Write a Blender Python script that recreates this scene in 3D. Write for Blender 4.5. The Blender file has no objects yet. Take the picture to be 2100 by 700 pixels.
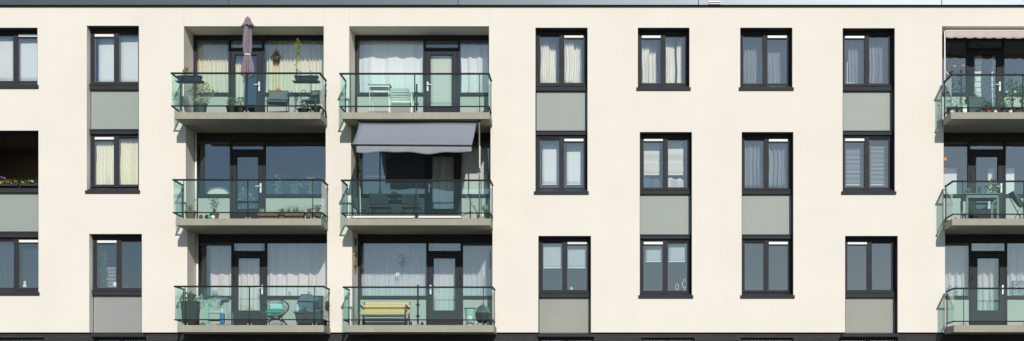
import bpy, bmesh, math, random
from mathutils import Vector, Matrix
random.seed(7)
S = bpy.context.scene
COL = S.collection
# ------------------------------------------------------------------ camera, sky, sun, exposure
DIST, VX, VY, EYE, PPM = 39.7, 1240.0, 870.0, 1.6, 75.0
cam = bpy.data.objects.new('camera', bpy.data.cameras.new('camera')); COL.objects.link(cam)
cam.location = (0, -DIST, EYE); cam.rotation_euler = (math.radians(90), 0, 0)
cam.data.sensor_width = 36; cam.data.lens = 36 * DIST / (2100 / PPM)
cam.data.shift_x = (1050 - VX) / 2100; cam.data.shift_y = (VY - 350) / 2100
cam.data.clip_end = 3000
S.camera = cam
SUN = Vector((.232, -1, .485)).normalized()
elev = math.asin(SUN.z); azim = math.atan2(SUN.x, SUN.y)
w = bpy.data.worlds.new('World'); S.world = w; w.use_nodes = True
sky = w.node_tree.nodes.new('ShaderNodeTexSky'); sky.sky_type = 'NISHITA'; sky.sun_disc = False
sky.sun_elevation = elev; sky.sun_rotation = azim; sky.air_density = 1.0; sky.dust_density = .3; sky.ozone_density = 3.0
bg = w.node_tree.nodes['Background']; bg.inputs['Strength'].default_value = .115
w.node_tree.links.new(sky.outputs[0], bg.inputs[0])
ld = bpy.data.lights.new('sun', 'SUN'); ld.energy = 4.3; ld.angle = math.radians(.53); ld.color = (1, .955, .88)
lo = bpy.data.objects.new('sun', ld); COL.objects.link(lo); lo.rotation_euler = SUN.to_track_quat('Z', 'Y').to_euler(); lo.location = (5, -20, 30)
S.view_settings.view_transform = 'Standard'; S.view_settings.look = 'None'
S.view_settings.exposure = -.33; S.view_settings.gamma = 1; S.view_settings.use_curve_mapping = False
S.render.engine = 'CYCLES'
S.cycles.transparent_max_bounces = 32; S.cycles.max_bounces = 10

# ------------------------------------------------------------------ helpers
def at(px, py, y=0.0):
    """photo measurement of a point on the plane at depth y (0 = plaster face, negative = towards the street)"""
    k = (DIST + y) / DIST / PPM
    return Vector(((px - VX) * k, y, (VY - py) * k + EYE))
def pxl(X, y=0.0): return VX + X * PPM * DIST / (DIST + y)

def tag(o, label=None, cat=None, group=None, kind=None):
    if label: o['label'] = label
    if cat: o['category'] = cat
    if group: o['group'] = group
    if kind: o['kind'] = kind
    return o

class MB:
    def __init__(s): s.bm = bmesh.new()
    def box(s, x0, x1, y0, y1, z0, z1):
        if x1 < x0: x0, x1 = x1, x0
        if y1 < y0: y0, y1 = y1, y0
        if z1 < z0: z0, z1 = z1, z0
        v = [s.bm.verts.new(p) for p in ((x0,y0,z0),(x1,y0,z0),(x1,y1,z0),(x0,y1,z0),(x0,y0,z1),(x1,y0,z1),(x1,y1,z1),(x0,y1,z1))]
        for f in ((0,3,2,1),(4,5,6,7),(0,1,5,4),(1,2,6,5),(2,3,7,6),(3,0,4,7)): s.bm.faces.new([v[i] for i in f])
        return s
    def pbox(s, px0, px1, py0, py1, y0, y1, yref=None):
        """box whose front face covers the measured rectangle on plane yref"""
        r = y0 if yref is None else yref
        a = at(px0, py0, r); b = at(px1, py1, r)
        return s.box(a.x, b.x, y0, y1, b.z, a.z)
    def quad(s, pts):
        s.bm.faces.new([s.bm.verts.new(p) for p in pts]); return s
    def hexa(s, a, b):
        """two 4-point loops joined"""
        va = [s.bm.verts.new(p) for p in a]; vb = [s.bm.verts.new(p) for p in b]
        s.bm.faces.new(va[::-1]); s.bm.faces.new(vb)
        for i in range(len(va)):
            j = (i + 1) % len(va); s.bm.faces.new((va[i], va[j], vb[j], vb[i]))
        return s
    def tube(s, pts, r, n=8, cap=True):
        pts = [Vector(p) for p in pts]
        rs = r if isinstance(r, (list, tuple)) else [r] * len(pts)
        rings = []
        for i, p in enumerate(pts):
            d = (pts[min(i + 1, len(pts) - 1)] - pts[max(i - 1, 0)])
            if d.length < 1e-6: d = Vector((0, 0, 1))
            d.normalize()
            u = d.cross(Vector((0, 0, 1)) if abs(d.z) < .9 else Vector((1, 0, 0))).normalized(); v = d.cross(u)
            rings.append([s.bm.verts.new(p + (u * math.cos(2*math.pi*k/n) + v * math.sin(2*math.pi*k/n)) * rs[i]) for k in range(n)])
        for a, b in zip(rings, rings[1:]):
            for k in range(n): s.bm.faces.new((a[k], a[(k+1) % n], b[(k+1) % n], b[k]))
        if cap: s.bm.faces.new(rings[0][::-1]); s.bm.faces.new(rings[-1])
        return s
    def bar(s, a, b, wx, wy):
        """straight square bar between two points"""
        a = Vector(a); b = Vector(b); d = (b - a).normalized()
        u = d.cross(Vector((0, 1, 0)) if abs(d.y) < .9 else Vector((0, 0, 1))).normalized(); v = d.cross(u)
        q = lambda c: [c + u*sx*wx/2 + v*sy*wy/2 for sx, sy in ((-1,-1),(1,-1),(1,1),(-1,1))]
        return s.hexa(q(a), q(b))
    def lathe(s, c, prof, n=20, sx=1, sy=1, fold=0, nf=8):
        rings = []
        for r, z in prof:
            rings.append([s.bm.verts.new((c[0] + math.cos(2*math.pi*k/n)*r*sx*(1 + fold*math.cos(nf*2*math.pi*k/n)),
                                          c[1] + math.sin(2*math.pi*k/n)*r*sy*(1 + fold*math.cos(nf*2*math.pi*k/n)), c[2] + z)) for k in range(n)])
        for a, b in zip(rings, rings[1:]):
            for k in range(n): s.bm.faces.new((a[k], a[(k+1) % n], b[(k+1) % n], b[k]))
        s.bm.faces.new(rings[0][::-1]); s.bm.faces.new(rings[-1])
        return s
    def sheet(s, f, nu, nv):
        g = [[s.bm.verts.new(f(i/nu, j/nv)) for i in range(nu + 1)] for j in range(nv + 1)]
        for j in range(nv):
            for i in range(nu): s.bm.faces.new((g[j][i], g[j][i+1], g[j+1][i+1], g[j+1][i]))
        return s
    def build(s, name, mat, parent=None, smooth=False, bevel=0, solid=0):
        org = Vector((0, 0, 0))
        bmesh.ops.recalc_face_normals(s.bm, faces=s.bm.faces[:]) if not getattr(s, 'keep', False) else None
        if parent is None:
            vs = [v.co for v in s.bm.verts]
            org = Vector(((min(v.x for v in vs)+max(v.x for v in vs))/2, (min(v.y for v in vs)+max(v.y for v in vs))/2, min(v.z for v in vs)))
        else:
            p = parent
            while p: org = org + p.location; p = p.parent
        for v in s.bm.verts: v.co -= org
        me = bpy.data.meshes.new(name); s.bm.to_mesh(me); s.bm.free()
        me.materials.append(mat)
        if smooth:
            for p in me.polygons: p.use_smooth = True
        o = bpy.data.objects.new(name, me); COL.objects.link(o)
        if parent is None: o.location = org
        else: o.parent = parent
        if solid:
            m = o.modifiers.new('thickness', 'SOLIDIFY'); m.thickness = solid; m.offset = 0
        if bevel:
            m = o.modifiers.new('edge', 'BEVEL'); m.width = bevel; m.segments = 2; m.limit_method = 'ANGLE'
        return o
def empty(name, loc, label=None, cat=None, group=None):
    o = bpy.data.objects.new(name, None); COL.objects.link(o); o.location = loc; o.empty_display_size = .2
    return tag(o, label, cat, group)

# ------------------------------------------------------------------ materials
def mat(name, col, rough=.6, metal=0, var=0, scale=4, bump=0, bscale=60, spec=.5, stretch=None, island=0, detail=6):
    m = bpy.data.materials.new(name); m.use_nodes = True
    nt = m.node_tree; b = nt.nodes['Principled BSDF']; L = nt.links.new
    b.inputs['Base Color'].default_value = (*col, 1); b.inputs['Roughness'].default_value = rough
    b.inputs['Metallic'].default_value = metal; b.inputs['Specular IOR Level'].default_value = spec
    tc = nt.nodes.new('ShaderNodeTexCoord'); src = tc.outputs['Object']
    if stretch:
        mp = nt.nodes.new('ShaderNodeMapping'); mp.inputs['Scale'].default_value = stretch; L(src, mp.inputs[0]); src = mp.outputs[0]
    if var or island:
        hs = nt.nodes.new('ShaderNodeHueSaturation'); hs.inputs['Color'].default_value = (*col, 1)
        if island:
            g = nt.nodes.new('ShaderNodeNewGeometry'); v = g.outputs['Random Per Island']; amt = island
        else:
            n = nt.nodes.new('ShaderNodeTexNoise'); n.inputs['Scale'].default_value = scale; n.inputs['Detail'].default_value = detail; n.inputs['Roughness'].default_value = .6
            L(src, n.inputs['Vector']); v = n.outputs['Fac']; amt = var
        mr = nt.nodes.new('ShaderNodeMapRange'); mr.inputs['From Min'].default_value = 0 if island else .25; mr.inputs['From Max'].default_value = 1 if island else .75
        mr.inputs['To Min'].default_value = 1 - amt; mr.inputs['To Max'].default_value = 1 + amt
        L(v, mr.inputs['Value']); L(mr.outputs[0], hs.inputs['Value']); L(hs.outputs[0], b.inputs['Base Color'])
        if island:
            m2 = nt.nodes.new('ShaderNodeMapRange'); m2.inputs['To Min'].default_value = .47; m2.inputs['To Max'].default_value = .53
            L(v, m2.inputs['Value']); L(m2.outputs[0], hs.inputs['Hue'])
    if bump:
        n = nt.nodes.new('ShaderNodeTexNoise'); n.inputs['Scale'].default_value = bscale; n.inputs['Detail'].default_value = 4
        L(src, n.inputs['Vector']); bp = nt.nodes.new('ShaderNodeBump'); bp.inputs['Strength'].default_value = bump; bp.inputs['Distance'].default_value = .01
        L(n.outputs['Fac'], bp.inputs['Height']); L(bp.outputs[0], b.inputs['Normal'])
    return m

def fabric(name, col, trans=.4, stripes=None, dark=(.3,.3,.3)):
    m = bpy.data.materials.new(name); m.use_nodes = True; nt = m.node_tree; L = nt.links.new
    nt.nodes.remove(nt.nodes['Principled BSDF']); out = nt.nodes['Material Output']
    d = nt.nodes.new('ShaderNodeBsdfDiffuse'); t = nt.nodes.new('ShaderNodeBsdfTranslucent'); mx = nt.nodes.new('ShaderNodeMixShader')
    mx.inputs[0].default_value = trans
    for q in (d, t): q.inputs[0].default_value = (*col, 1)
    tc = nt.nodes.new('ShaderNodeTexCoord')
    if stripes:   # woven pattern: (kind, scale, amount)
        if stripes[0] == 'BRICK':
            wv = nt.nodes.new('ShaderNodeTexBrick'); wv.inputs['Scale'].default_value = 1
            mp = nt.nodes.new('ShaderNodeMapping'); mp.inputs['Rotation'].default_value = (math.radians(90), 0, 0); L(tc.outputs['Object'], mp.inputs[0]); L(mp.outputs[0], wv.inputs['Vector'])
            wv.inputs['Brick Width'].default_value = stripes[1]; wv.inputs['Row Height'].default_value = stripes[2]; wv.inputs['Mortar Size'].default_value = stripes[3]
            wv.inputs['Color1'].default_value = (*col, 1); wv.inputs['Color2'].default_value = tuple([c*.9 for c in col] + [1]); wv.inputs['Mortar'].default_value = (*dark, 1)
            for q in (d, t): L(wv.outputs['Color'], q.inputs[0])
        else:
            wv = nt.nodes.new('ShaderNodeTexWave'); wv.bands_direction = stripes[0]; wv.inputs['Scale'].default_value = stripes[1]; wv.inputs['Distortion'].default_value = stripes[3] if len(stripes) > 3 else 0
            L(tc.outputs['Object'], wv.inputs['Vector'])
            r = nt.nodes.new('ShaderNodeMix'); r.data_type = 'RGBA'; r.inputs[6].default_value = (*[c*(1-stripes[2]) for c in col], 1); r.inputs[7].default_value = (*col, 1)
            L(wv.outputs['Fac'], r.inputs[0])
            for q in (d, t): L(r.outputs[2], q.inputs[0])
    L(d.outputs[0], mx.inputs[1]); L(t.outputs[0], mx.inputs[2]); L(mx.outputs[0], out.inputs[0])
    return m

def sheer(name, col, op=.6):
    m = fabric(name, col, .45); nt = m.node_tree; out = nt.nodes['Material Output']; last = out.inputs[0].links[0].from_socket
    tr = nt.nodes.new('ShaderNodeBsdfTransparent'); mx = nt.nodes.new('ShaderNodeMixShader'); mx.inputs[0].default_value = op
    nt.links.new(tr.outputs[0], mx.inputs[1]); nt.links.new(last, mx.inputs[2]); nt.links.new(mx.outputs[0], out.inputs[0])
    return m

def glass(name, tint, refl=1.0, veil=0, veilcol=(.5,.6,.58), wave=0, rough=.0, gcol=(.93, .97, 1)):
    m = bpy.data.materials.new(name); m.use_nodes = True; nt = m.node_tree; L = nt.links.new
    nt.nodes.remove(nt.nodes['Principled BSDF']); out = nt.nodes['Material Output']
    t = nt.nodes.new('ShaderNodeBsdfTransparent'); t.inputs[0].default_value = (*tint, 1)
    g = nt.nodes.new('ShaderNodeBsdfGlossy'); g.inputs['Roughness'].default_value = rough; g.inputs[0].default_value = (*gcol, 1)
    fr = nt.nodes.new('ShaderNodeFresnel'); fr.inputs[0].default_value = 1.52
    mu = nt.nodes.new('ShaderNodeMath'); mu.operation = 'MULTIPLY'; mu.use_clamp = True; mu.inputs[1].default_value = refl; L(fr.outputs[0], mu.inputs[0])
    mx = nt.nodes.new('ShaderNodeMixShader'); L(mu.outputs[0], mx.inputs[0]); L(g.outputs[0], mx.inputs[2])
    if veil:
        d = nt.nodes.new('ShaderNodeBsdfDiffuse'); d.inputs[0].default_value = (*veilcol, 1)
        m2 = nt.nodes.new('ShaderNodeMixShader'); m2.inputs[0].default_value = veil
        L(t.outputs[0], m2.inputs[1]); L(d.outputs[0], m2.inputs[2]); L(m2.outputs[0], mx.inputs[1])
    else: L(t.outputs[0], mx.inputs[1])
    if wave:
        tc = nt.nodes.new('ShaderNodeTexCoord'); n = nt.nodes.new('ShaderNodeTexNoise'); n.inputs['Scale'].default_value = .9; n.inputs['Detail'].default_value = 1
        L(tc.outputs['Object'], n.inputs[0]); bp = nt.nodes.new('ShaderNodeBump'); bp.inputs['Strength'].default_value = wave; bp.inputs['Distance'].default_value = .05
        L(n.outputs[0], bp.inputs['Height']); L(bp.outputs[0], g.inputs['Normal'])
    L(mx.outputs[0], out.inputs[0])
    return m

def plaster():
    m = mat('plaster', (.79, .74, .667), .9, bump=.35, bscale=55, spec=.15)
    nt = m.node_tree; L = nt.links.new; b = nt.nodes['Principled BSDF']; tc = nt.nodes['Texture Coordinate']
    n1 = nt.nodes.new('ShaderNodeTexNoise'); n1.inputs['Scale'].default_value = .5; n1.inputs['Detail'].default_value = 5; n1.inputs['Roughness'].default_value = .65
    n2 = nt.nodes.new('ShaderNodeTexNoise'); n2.inputs['Scale'].default_value = 40; n2.inputs['Detail'].default_value = 3
    mp = nt.nodes.new('ShaderNodeMapping'); mp.inputs['Scale'].default_value = (1.6, 1, .12)
    n3 = nt.nodes.new('ShaderNodeTexNoise'); n3.inputs['Scale'].default_value = 2.2; n3.inputs['Detail'].default_value = 4
    L(tc.outputs['Object'], n1.inputs[0]); L(tc.outputs['Object'], n2.inputs[0]); L(tc.outputs['Object'], mp.inputs[0]); L(mp.outputs[0], n3.inputs[0])
    def mr(src, lo, hi, a=.3, c=.7):
        r = nt.nodes.new('ShaderNodeMapRange'); r.inputs['From Min'].default_value = a; r.inputs['From Max'].default_value = c
        r.inputs['To Min'].default_value = lo; r.inputs['To Max'].default_value = hi; L(src, r.inputs[0]); return r.outputs[0]
    def mul(a, c):
        q = nt.nodes.new('ShaderNodeMath'); q.operation = 'MULTIPLY'; L(a, q.inputs[0]); L(c, q.inputs[1]); return q.outputs[0]
    v = mul(mul(mr(n1.outputs[0], .965, 1.03), mr(n2.outputs[0], .93, 1.07)), mr(n3.outputs[0], .992, 1.005))
    hs = nt.nodes.new('ShaderNodeHueSaturation'); hs.inputs['Color'].default_value = (.79, .74, .667, 1)
    L(v, hs.inputs['Value']); L(hs.outputs[0], b.inputs['Base Color'])
    return m
def brick():
    m = mat('dark_brick', (.05, .047, .048), .75, bump=0)
    nt = m.node_tree; L = nt.links.new; b = nt.nodes['Principled BSDF']; tc = nt.nodes['Texture Coordinate']
    mp = nt.nodes.new('ShaderNodeMapping'); mp.inputs['Rotation'].default_value = (math.radians(90), 0, 0)
    br = nt.nodes.new('ShaderNodeTexBrick'); br.inputs['Scale'].default_value = 1; br.inputs['Brick Width'].default_value = .24; br.inputs['Row Height'].default_value = .062
    br.inputs['Mortar Size'].default_value = .006; br.inputs['Color1'].default_value = (.040, .037, .039, 1); br.inputs['Color2'].default_value = (.026, .025, .028, 1); br.inputs['Mortar'].default_value = (.018, .017, .017, 1)
    L(tc.outputs['Object'], mp.inputs[0]); L(mp.outputs[0], br.inputs['Vector']); L(br.outputs['Color'], b.inputs['Base Color'])
    bp = nt.nodes.new('ShaderNodeBump'); bp.inputs['Strength'].default_value = .6; bp.inputs['Distance'].default_value = .01; bp.invert = True
    L(br.outputs['Fac'], bp.inputs['Height']); L(bp.outputs[0], b.inputs['Normal'])
    return m

M = dict(
 plaster=plaster(), brick=brick(),
 frame=mat('anthracite_frame', (.036, .038, .045), .65, spec=.15, var=.12, scale=3),
 rail=mat('anthracite_rail', (.014, .017, .019), .6, spec=.2),
 coping=mat('zinc_coping', (.095, .11, .135), .40, metal=.55, var=.1, scale=.35, stretch=(1, 1, 3)),
 coping_edge=mat('black_gap', (.015, .015, .015), .8),
 panel=mat('grey_green_panel', (.305, .345, .318), .55, var=.03, scale=1.2, bump=.05, bscale=90),
 panel_warm=mat('grey_beige_panel', (.30, .305, .268), .55, var=.05, scale=1.0, bump=.05, bscale=90),
 panel_grey=mat('plain_grey_panel', (.29, .305, .29), .55, var=.03, scale=1.2, bump=.05, bscale=90),
 slab=mat('balcony_concrete', (.345, .335, .275), .85, var=.10, scale=2.6, stretch=(1.6, 1, .5), bump=.25, bscale=35),
 glass=glass('window_glass', (.97, .99, .98), 4.8, wave=.06, gcol=(.82, .92, 1)),
 bglass=glass('balustrade_glass', (.895, .988, .962), .45, veil=.006, veilcol=(.50, .72, .66)),
 white=mat('white_metal', (.85, .85, .83), .4),
 panel_light=mat('pale_grey_green_panel', (.36, .41, .38), .55, var=.03, scale=1.2),
 potpale=mat('pale_trim', (.42, .46, .43), .5),
 bead=mat('bead_highlight_grey', (.15, .16, .17), .5),  # lightened so the frame highlights are in the colour
 joint=mat('joint_mastic', (.60, .56, .50), .8),
 deck=mat('dark_bounce_cut_deck', (.10, .10, .095), .8, var=.2, scale=3),
 whitepl=mat('white_plastic', (.82, .82, .78), .45, var=.04),
 steel=mat('brushed_steel', (.62, .62, .62), .3, metal=.9),
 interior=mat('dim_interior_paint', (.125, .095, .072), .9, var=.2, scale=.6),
 floorin=mat('interior_floor', (.16, .11, .07), .6),
 black=mat('black_plastic', (.02, .021, .023), .5, var=.15),
 darkgrey=mat('dark_grey_fabric', (.055, .06, .065), .9, var=.15, scale=9, bump=.2),
 midgrey=mat('grey_textile', (.13, .15, .165), .9, var=.15, scale=8, bump=.3),
 bluegrey=mat('blue_grey_cover', (.10, .14, .19), .85, var=.25, scale=5, bump=.4, bscale=12),
 rattan=mat('grey_rattan', (.075, .08, .08), .6, var=.3, scale=30),
 wood=mat('yellow_pine', (.82, .50, .18), .5, var=.14, scale=3, stretch=(1, 6, 12)),
 soil=mat('soil', (.05, .035, .025), .95),
 wicker=mat('brown_wicker', (.17, .13, .09), .8, var=.45, scale=45, bump=.6, bscale=70),
 potgrey=mat('grey_pot', (.075, .085, .085), .6, var=.1),
 leaf=mat('green_leaf', (.09, .15, .035), .5, island=.45),
 leafpale=mat('pale_grey_green_leaf', (.16, .21, .13), .6, island=.4),
 leafdry=mat('dry_straw_leaf', (.40, .33, .13), .7, island=.4),
 leafyel=mat('yellow_green_leaf', (.24, .27, .05), .6, island=.35),
 leafbrown=mat('brown_dry_leaf', (.20, .12, .05), .8, island=.5),
 leafdark=mat('dark_leaf', (.035, .06, .03), .5, island=.4),
 stem=mat('brown_stem', (.12, .09, .05), .8),
 orange=mat('orange_petal', (.75, .28, .03), .6), yellow=mat('yellow_petal', (.8, .5, .03), .6), violet=mat('violet_petal', (.3, .22, .5), .6),
 red=mat('red_glaze', (.36, .09, .07), .5), blue=mat('blue_plastic', (.04, .16, .40), .5), teal=mat('teal_cloth', (.04, .30, .28), .85, var=.5, scale=40, bump=.5, bscale=60),
 paleteal=mat('pale_aqua_cloth', (.42, .58, .58), .85, bump=.3), green=mat('green_glaze', (.10, .35, .2), .4),
 purple=mat('mauve_canopy_cloth', (.215, .172, .215), .85, var=.14, scale=7, bump=.3, bscale=25),
 awning=fabric('lavender_awning_cloth', (.33, .36, .41), .15, ('X', 1.5, .015)),
 awning_pink=fabric('pinkish_awning_cloth', (.66, .56, .55), .15),
 galv=mat('galvanised_tube', (.30, .27, .24), .5, metal=.3),
 bag=sheer('clear_plastic_bag', (.75, .78, .76), .45),
 bin=mat('frosted_green_bin', (.40, .52, .50), .3), 
 cream=fabric('cream_curtain', (.93, .88, .70), .12), creamw=fabric('warm_white_curtain', (.93, .91, .82), .12), whitec=fabric('white_curtain', (.95, .95, .92), .12),
 blind=fabric('white_blind', (.90, .93, .92), .12), blindrib=fabric('ribbed_pale_blind', (.88, .88, .80), .12, ('Z', 1.25, .12)),
 greyblind=fabric('grey_slat_blind', (.36, .39, .41), .2, ('Z', 3.2, .35)), greycurt=fabric('grey_blue_curtain', (.31, .34, .36), .2), paleblue=fabric('pale_blue_blind', (.62, .72, .75), .3),
 pink=fabric('pinkish_sheer_curtain', (.85, .77, .77), .15), sheerw=sheer('white_net_curtain', (.92, .93, .96), .8),
 darkcurt=fabric('dark_blue_curtain', (.05, .055, .07), .1), lace=fabric('lace_door_curtain', (.86, .85, .70), .15, ('Z', 7, .22)),
 brickcurt=fabric('banded_white_curtain', (.95, .93, .85), .1, ('BRICK', 5, .155, .012), (.16, .16, .16)),
)
G = 'ground'
def strct(mb, name, m, parent=None, **k):
    o = mb.build(name, m, parent, **k); o['kind'] = 'structure'; return o

# ------------------------------------------------------------------ ground, pavement, road
strct(MB().quad([(-900,-900,-.12),(900,-900,-.12),(900,900,-.12),(-900,900,-.12)]), 'ground', mat('grass_ground', (.05, .075, .025), .95, var=.3, scale=.4))
strct(MB().box(-60, 60, -6, -.0, -.12, -.004), 'pavement', mat('pavement_slabs', (.13, .13, .11), .9, var=.12, scale=1.5))
strct(MB().quad([(-200,-14,-.112),(200,-14,-.112),(200,-6.15,-.112),(-200,-6.15,-.112)]), 'road', mat('asphalt', (.05, .05, .052), .9, var=.15, scale=3))
strct(MB().box(-200, 200, -6.15, -6.0, -.12, .0), 'kerb', mat('kerb_stone', (.32, .31, .29), .9, var=.1))

# ------------------------------------------------------------------ the building: facade sheet with openings
B = empty('apartment_building', (0, 0, 0), 'cream plastered four storey block with anthracite windows and glass-fronted balconies', 'building')
small = dict(A1=(-29,77,57,182), A2=(-29,79,268,606), B1=(178,285,53,397), B3=(183,291,480,684),
 D1=(1098,1205,57,399), D3=(1104,1212,484,684), E1=(1308,1414,57,186), E2=(1312,1419,271,612),
 F1=(1518,1625,57,186), F2=(1521,1627,271,612), G1=(1728,1835,58,399), G3=(1733,1841,484,684))
STX = dict(C=[(377,664),(381,668),(384,671)], D=[(716,1003),(720,1006),(722,1010)], H=[(1932,2219),(1935,2222),(1938,2225)])
SLT = [245.4, 458.4, 672.0]; SLB = [259.0, 472.2, 685.5]     # slab top and soffit at the plaster plane
holes = [(*v, .30) for v in small.values()]
RD = .92; PJ = .95
for k, v in STX.items():
    for i, (a, b) in enumerate(v):
        y0 = 54 if i == 0 else SLB[i-1]
        holes.append((a, b, y0, SLB[i], RD + .12))
XL, XR, YT, YB = -520, 2620, 15.5, 682
xs = sorted({XL, XR} | {h[0] for h in holes} | {h[1] for h in holes}); ys = sorted({YT, YB} | {min(h[2], YB) for h in holes} | {min(h[3], YB) for h in holes})
def hole_at(x, y):
    for h in holes:
        if h[0] < x < h[1] and h[2] < y < h[3]: return h
    return None
fb = MB(); fb.keep = True
vc = {}
def V(px, py, y=0):
    p = at(px, py, 0); key = (round(px, 2), round(py, 2), round(y, 3))
    if key not in vc: vc[key] = fb.bm.verts.new((p.x, y, p.z))
    return vc[key]
nx, ny = len(xs) - 1, len(ys) - 1
H = [[hole_at((xs[i]+xs[i+1])/2, (ys[j]+ys[j+1])/2) for j in range(ny)] for i in range(nx)]
for i in range(nx):
    for j in range(ny):
        if H[i][j] is None:
            fb.bm.faces.new((V(xs[i], ys[j+1]), V(xs[i+1], ys[j+1]), V(xs[i+1], ys[j]), V(xs[i], ys[j])))
        else:
            d = H[i][j][4]
            for di, dj, e in ((-1,0,((xs[i],ys[j]),(xs[i],ys[j+1]))), (1,0,((xs[i+1],ys[j+1]),(xs[i+1],ys[j]))), (0,-1,((xs[i+1],ys[j]),(xs[i],ys[j]))), (0,1,((xs[i],ys[j+1]),(xs[i+1],ys[j+1])))):
                I, J = i + di, j + dj
                if 0 <= I < nx and 0 <= J < ny and H[I][J] is None:
                    a, b = e; fb.bm.faces.new((V(*a), V(*b), V(*b, d), V(*a, d)))
top = at(0, -22).z; zb = at(0, 682).z; xl = at(XL, 0).x; xr = at(XR, 0).x
ztop = at(0, YT).z
# bottom edge of the plaster, side walls, back wall
fb.quad([(xl,0,zb),(xr,0,zb),(xr,.09,zb),(xl,.09,zb)])
fb.box(xl-.3, xl, 0, 12, zb, ztop); fb.box(xr, xr+.3, 0, 12, zb, ztop); fb.box(xl, xr, 12, 12.3, 0, ztop)
facade = fb.build('plaster_facade', M['plaster'], B)
jb = MB()
for px, a, b in ((377, 16, 53.5), (664, 16, 53.5), (716, 16, 53.5), (1003, 16, 53.5), (1932, 16, 53.5)):
    p, q = at(px, a), at(px, b); jb.box(p.x-.0035, p.x+.0035, -.0015, .002, q.z, p.z)
jb.build('plaster_joint', M['joint'], B)
# interior
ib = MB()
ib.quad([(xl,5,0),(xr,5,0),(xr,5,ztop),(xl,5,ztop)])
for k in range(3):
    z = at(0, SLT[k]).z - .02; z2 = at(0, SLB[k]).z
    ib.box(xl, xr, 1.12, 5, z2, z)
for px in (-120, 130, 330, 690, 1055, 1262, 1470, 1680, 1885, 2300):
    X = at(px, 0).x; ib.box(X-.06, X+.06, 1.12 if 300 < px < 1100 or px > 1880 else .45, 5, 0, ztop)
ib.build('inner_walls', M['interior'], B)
wz0, wz1 = at(0, SLT[1]).z, at(0, SLB[0]).z
wb = MB(); wb.box(at(-118, 0).x, at(128, 0).x, 3.3, 3.4, wz0, wz1-.02)
wb.box(at(128, 0).x-.05, at(128, 0).x-.01, .5, 3.3, wz0, wz1-.02); wb.box(at(-118, 0).x, at(128, 0).x-.06, .5, 3.3, wz1-.06, wz1-.02); wb.box(at(-118, 0).x, at(128, 0).x-.06, .5, 3.3, wz0, wz0+.02)
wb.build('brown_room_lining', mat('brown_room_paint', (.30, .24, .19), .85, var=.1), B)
MB().box(xl-.35, xr+.35, .02, 12.35, ztop+.02, top-.08).build('roof', M['coping'], B)
# zinc coping in joined lengths, leaning back a little
cb = MB(); xj = [XL, -40, 470, 940, 1432, 1930, 2620]
for a, b in zip(xj, xj[1:]):
    A = at(a+.35, 0).x; Bx = at(b-.35, 0).x; z0 = at(0, 12.2).z; z1 = top
    cb.hexa([(A,-.085,z0),(A,.35,z0),(A,.35,z1),(A,-.035,z1)], [(Bx,-.085,z0),(Bx,.35,z0),(Bx,.35,z1),(Bx,-.035,z1)])
cb.build('zinc_coping', M['coping'], B, bevel=.006)
MB().box(xl, xr, -.03, .3, ztop, at(0, 12.2).z).build('shadow_gap', M['coping_edge'], B)
vb = MB().pbox(1453, 1478, 2.5, 8.5, -.12, -.05)
v_ = vb.build('overflow_spout', M['white'], B)
MB().pbox(1453.5, 1477.5, 4.6, 6.6, -.128, -.11).build('slot', M['black'], v_)

# ground storey
gb = MB(); gw = []
gx = [(-30,88),(190,298),(1104,1218),(1315,1425),(1520,1628),(1722,1843)]
zt = at(0, 683).z; last = XL; zg = at(0, 693, .1).z
for a, b in gx:
    gb.box(at(last, 0).x, at(a, 0).x, .09, .4, 0, zt); gb.box(at(a, 0).x, at(b, 0).x, .09, .4, zg, zt) ; last = b
    gb.box(at(a, 0).x, at(b, 0).x, .09, .4, 0, .9)
gb.box(at(last, 0).x, xr, .09, .4, 0, zt)
gb.build('brick_base', M['brick'], B)
for a, b in gx:
    X0, X1 = at(a, 0).x, at(b, 0).x
    f = MB(); t = .07
    if X1 - X0 < .6: t = .03
    f.box(X0, X1, .2, .28, zg-t, zg); f.box(X0, X1, .2, .28, .9, .9+t); f.box(X0, X0+t, .2, .28, .9+t, zg-t); f.box(X1-t, X1, .2, .28, .9+t, zg-t)
    if X1 - X0 > 1: f.box((X0+X1)/2-.05, (X0+X1)/2+.05, .2, .28, .9+t, zg-t)
    wo = f.build('ground_floor_window', M['frame'], B)
    MB().quad([(X0+t,.25,.9),(X1-t,.25,.9),(X1-t,.25,zg),(X0+t,.25,zg)]).build('pane', M['glass'], wo)
# dark lintel boards that close the strips of B, D, G at the base
for a, b in ((188, 297), (1103, 1218), (1727, 1843)):
    MB().pbox(a, b, 684.5, 691, -.02, .26, 0).build('base_lintel', M['frame'], B)

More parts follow.
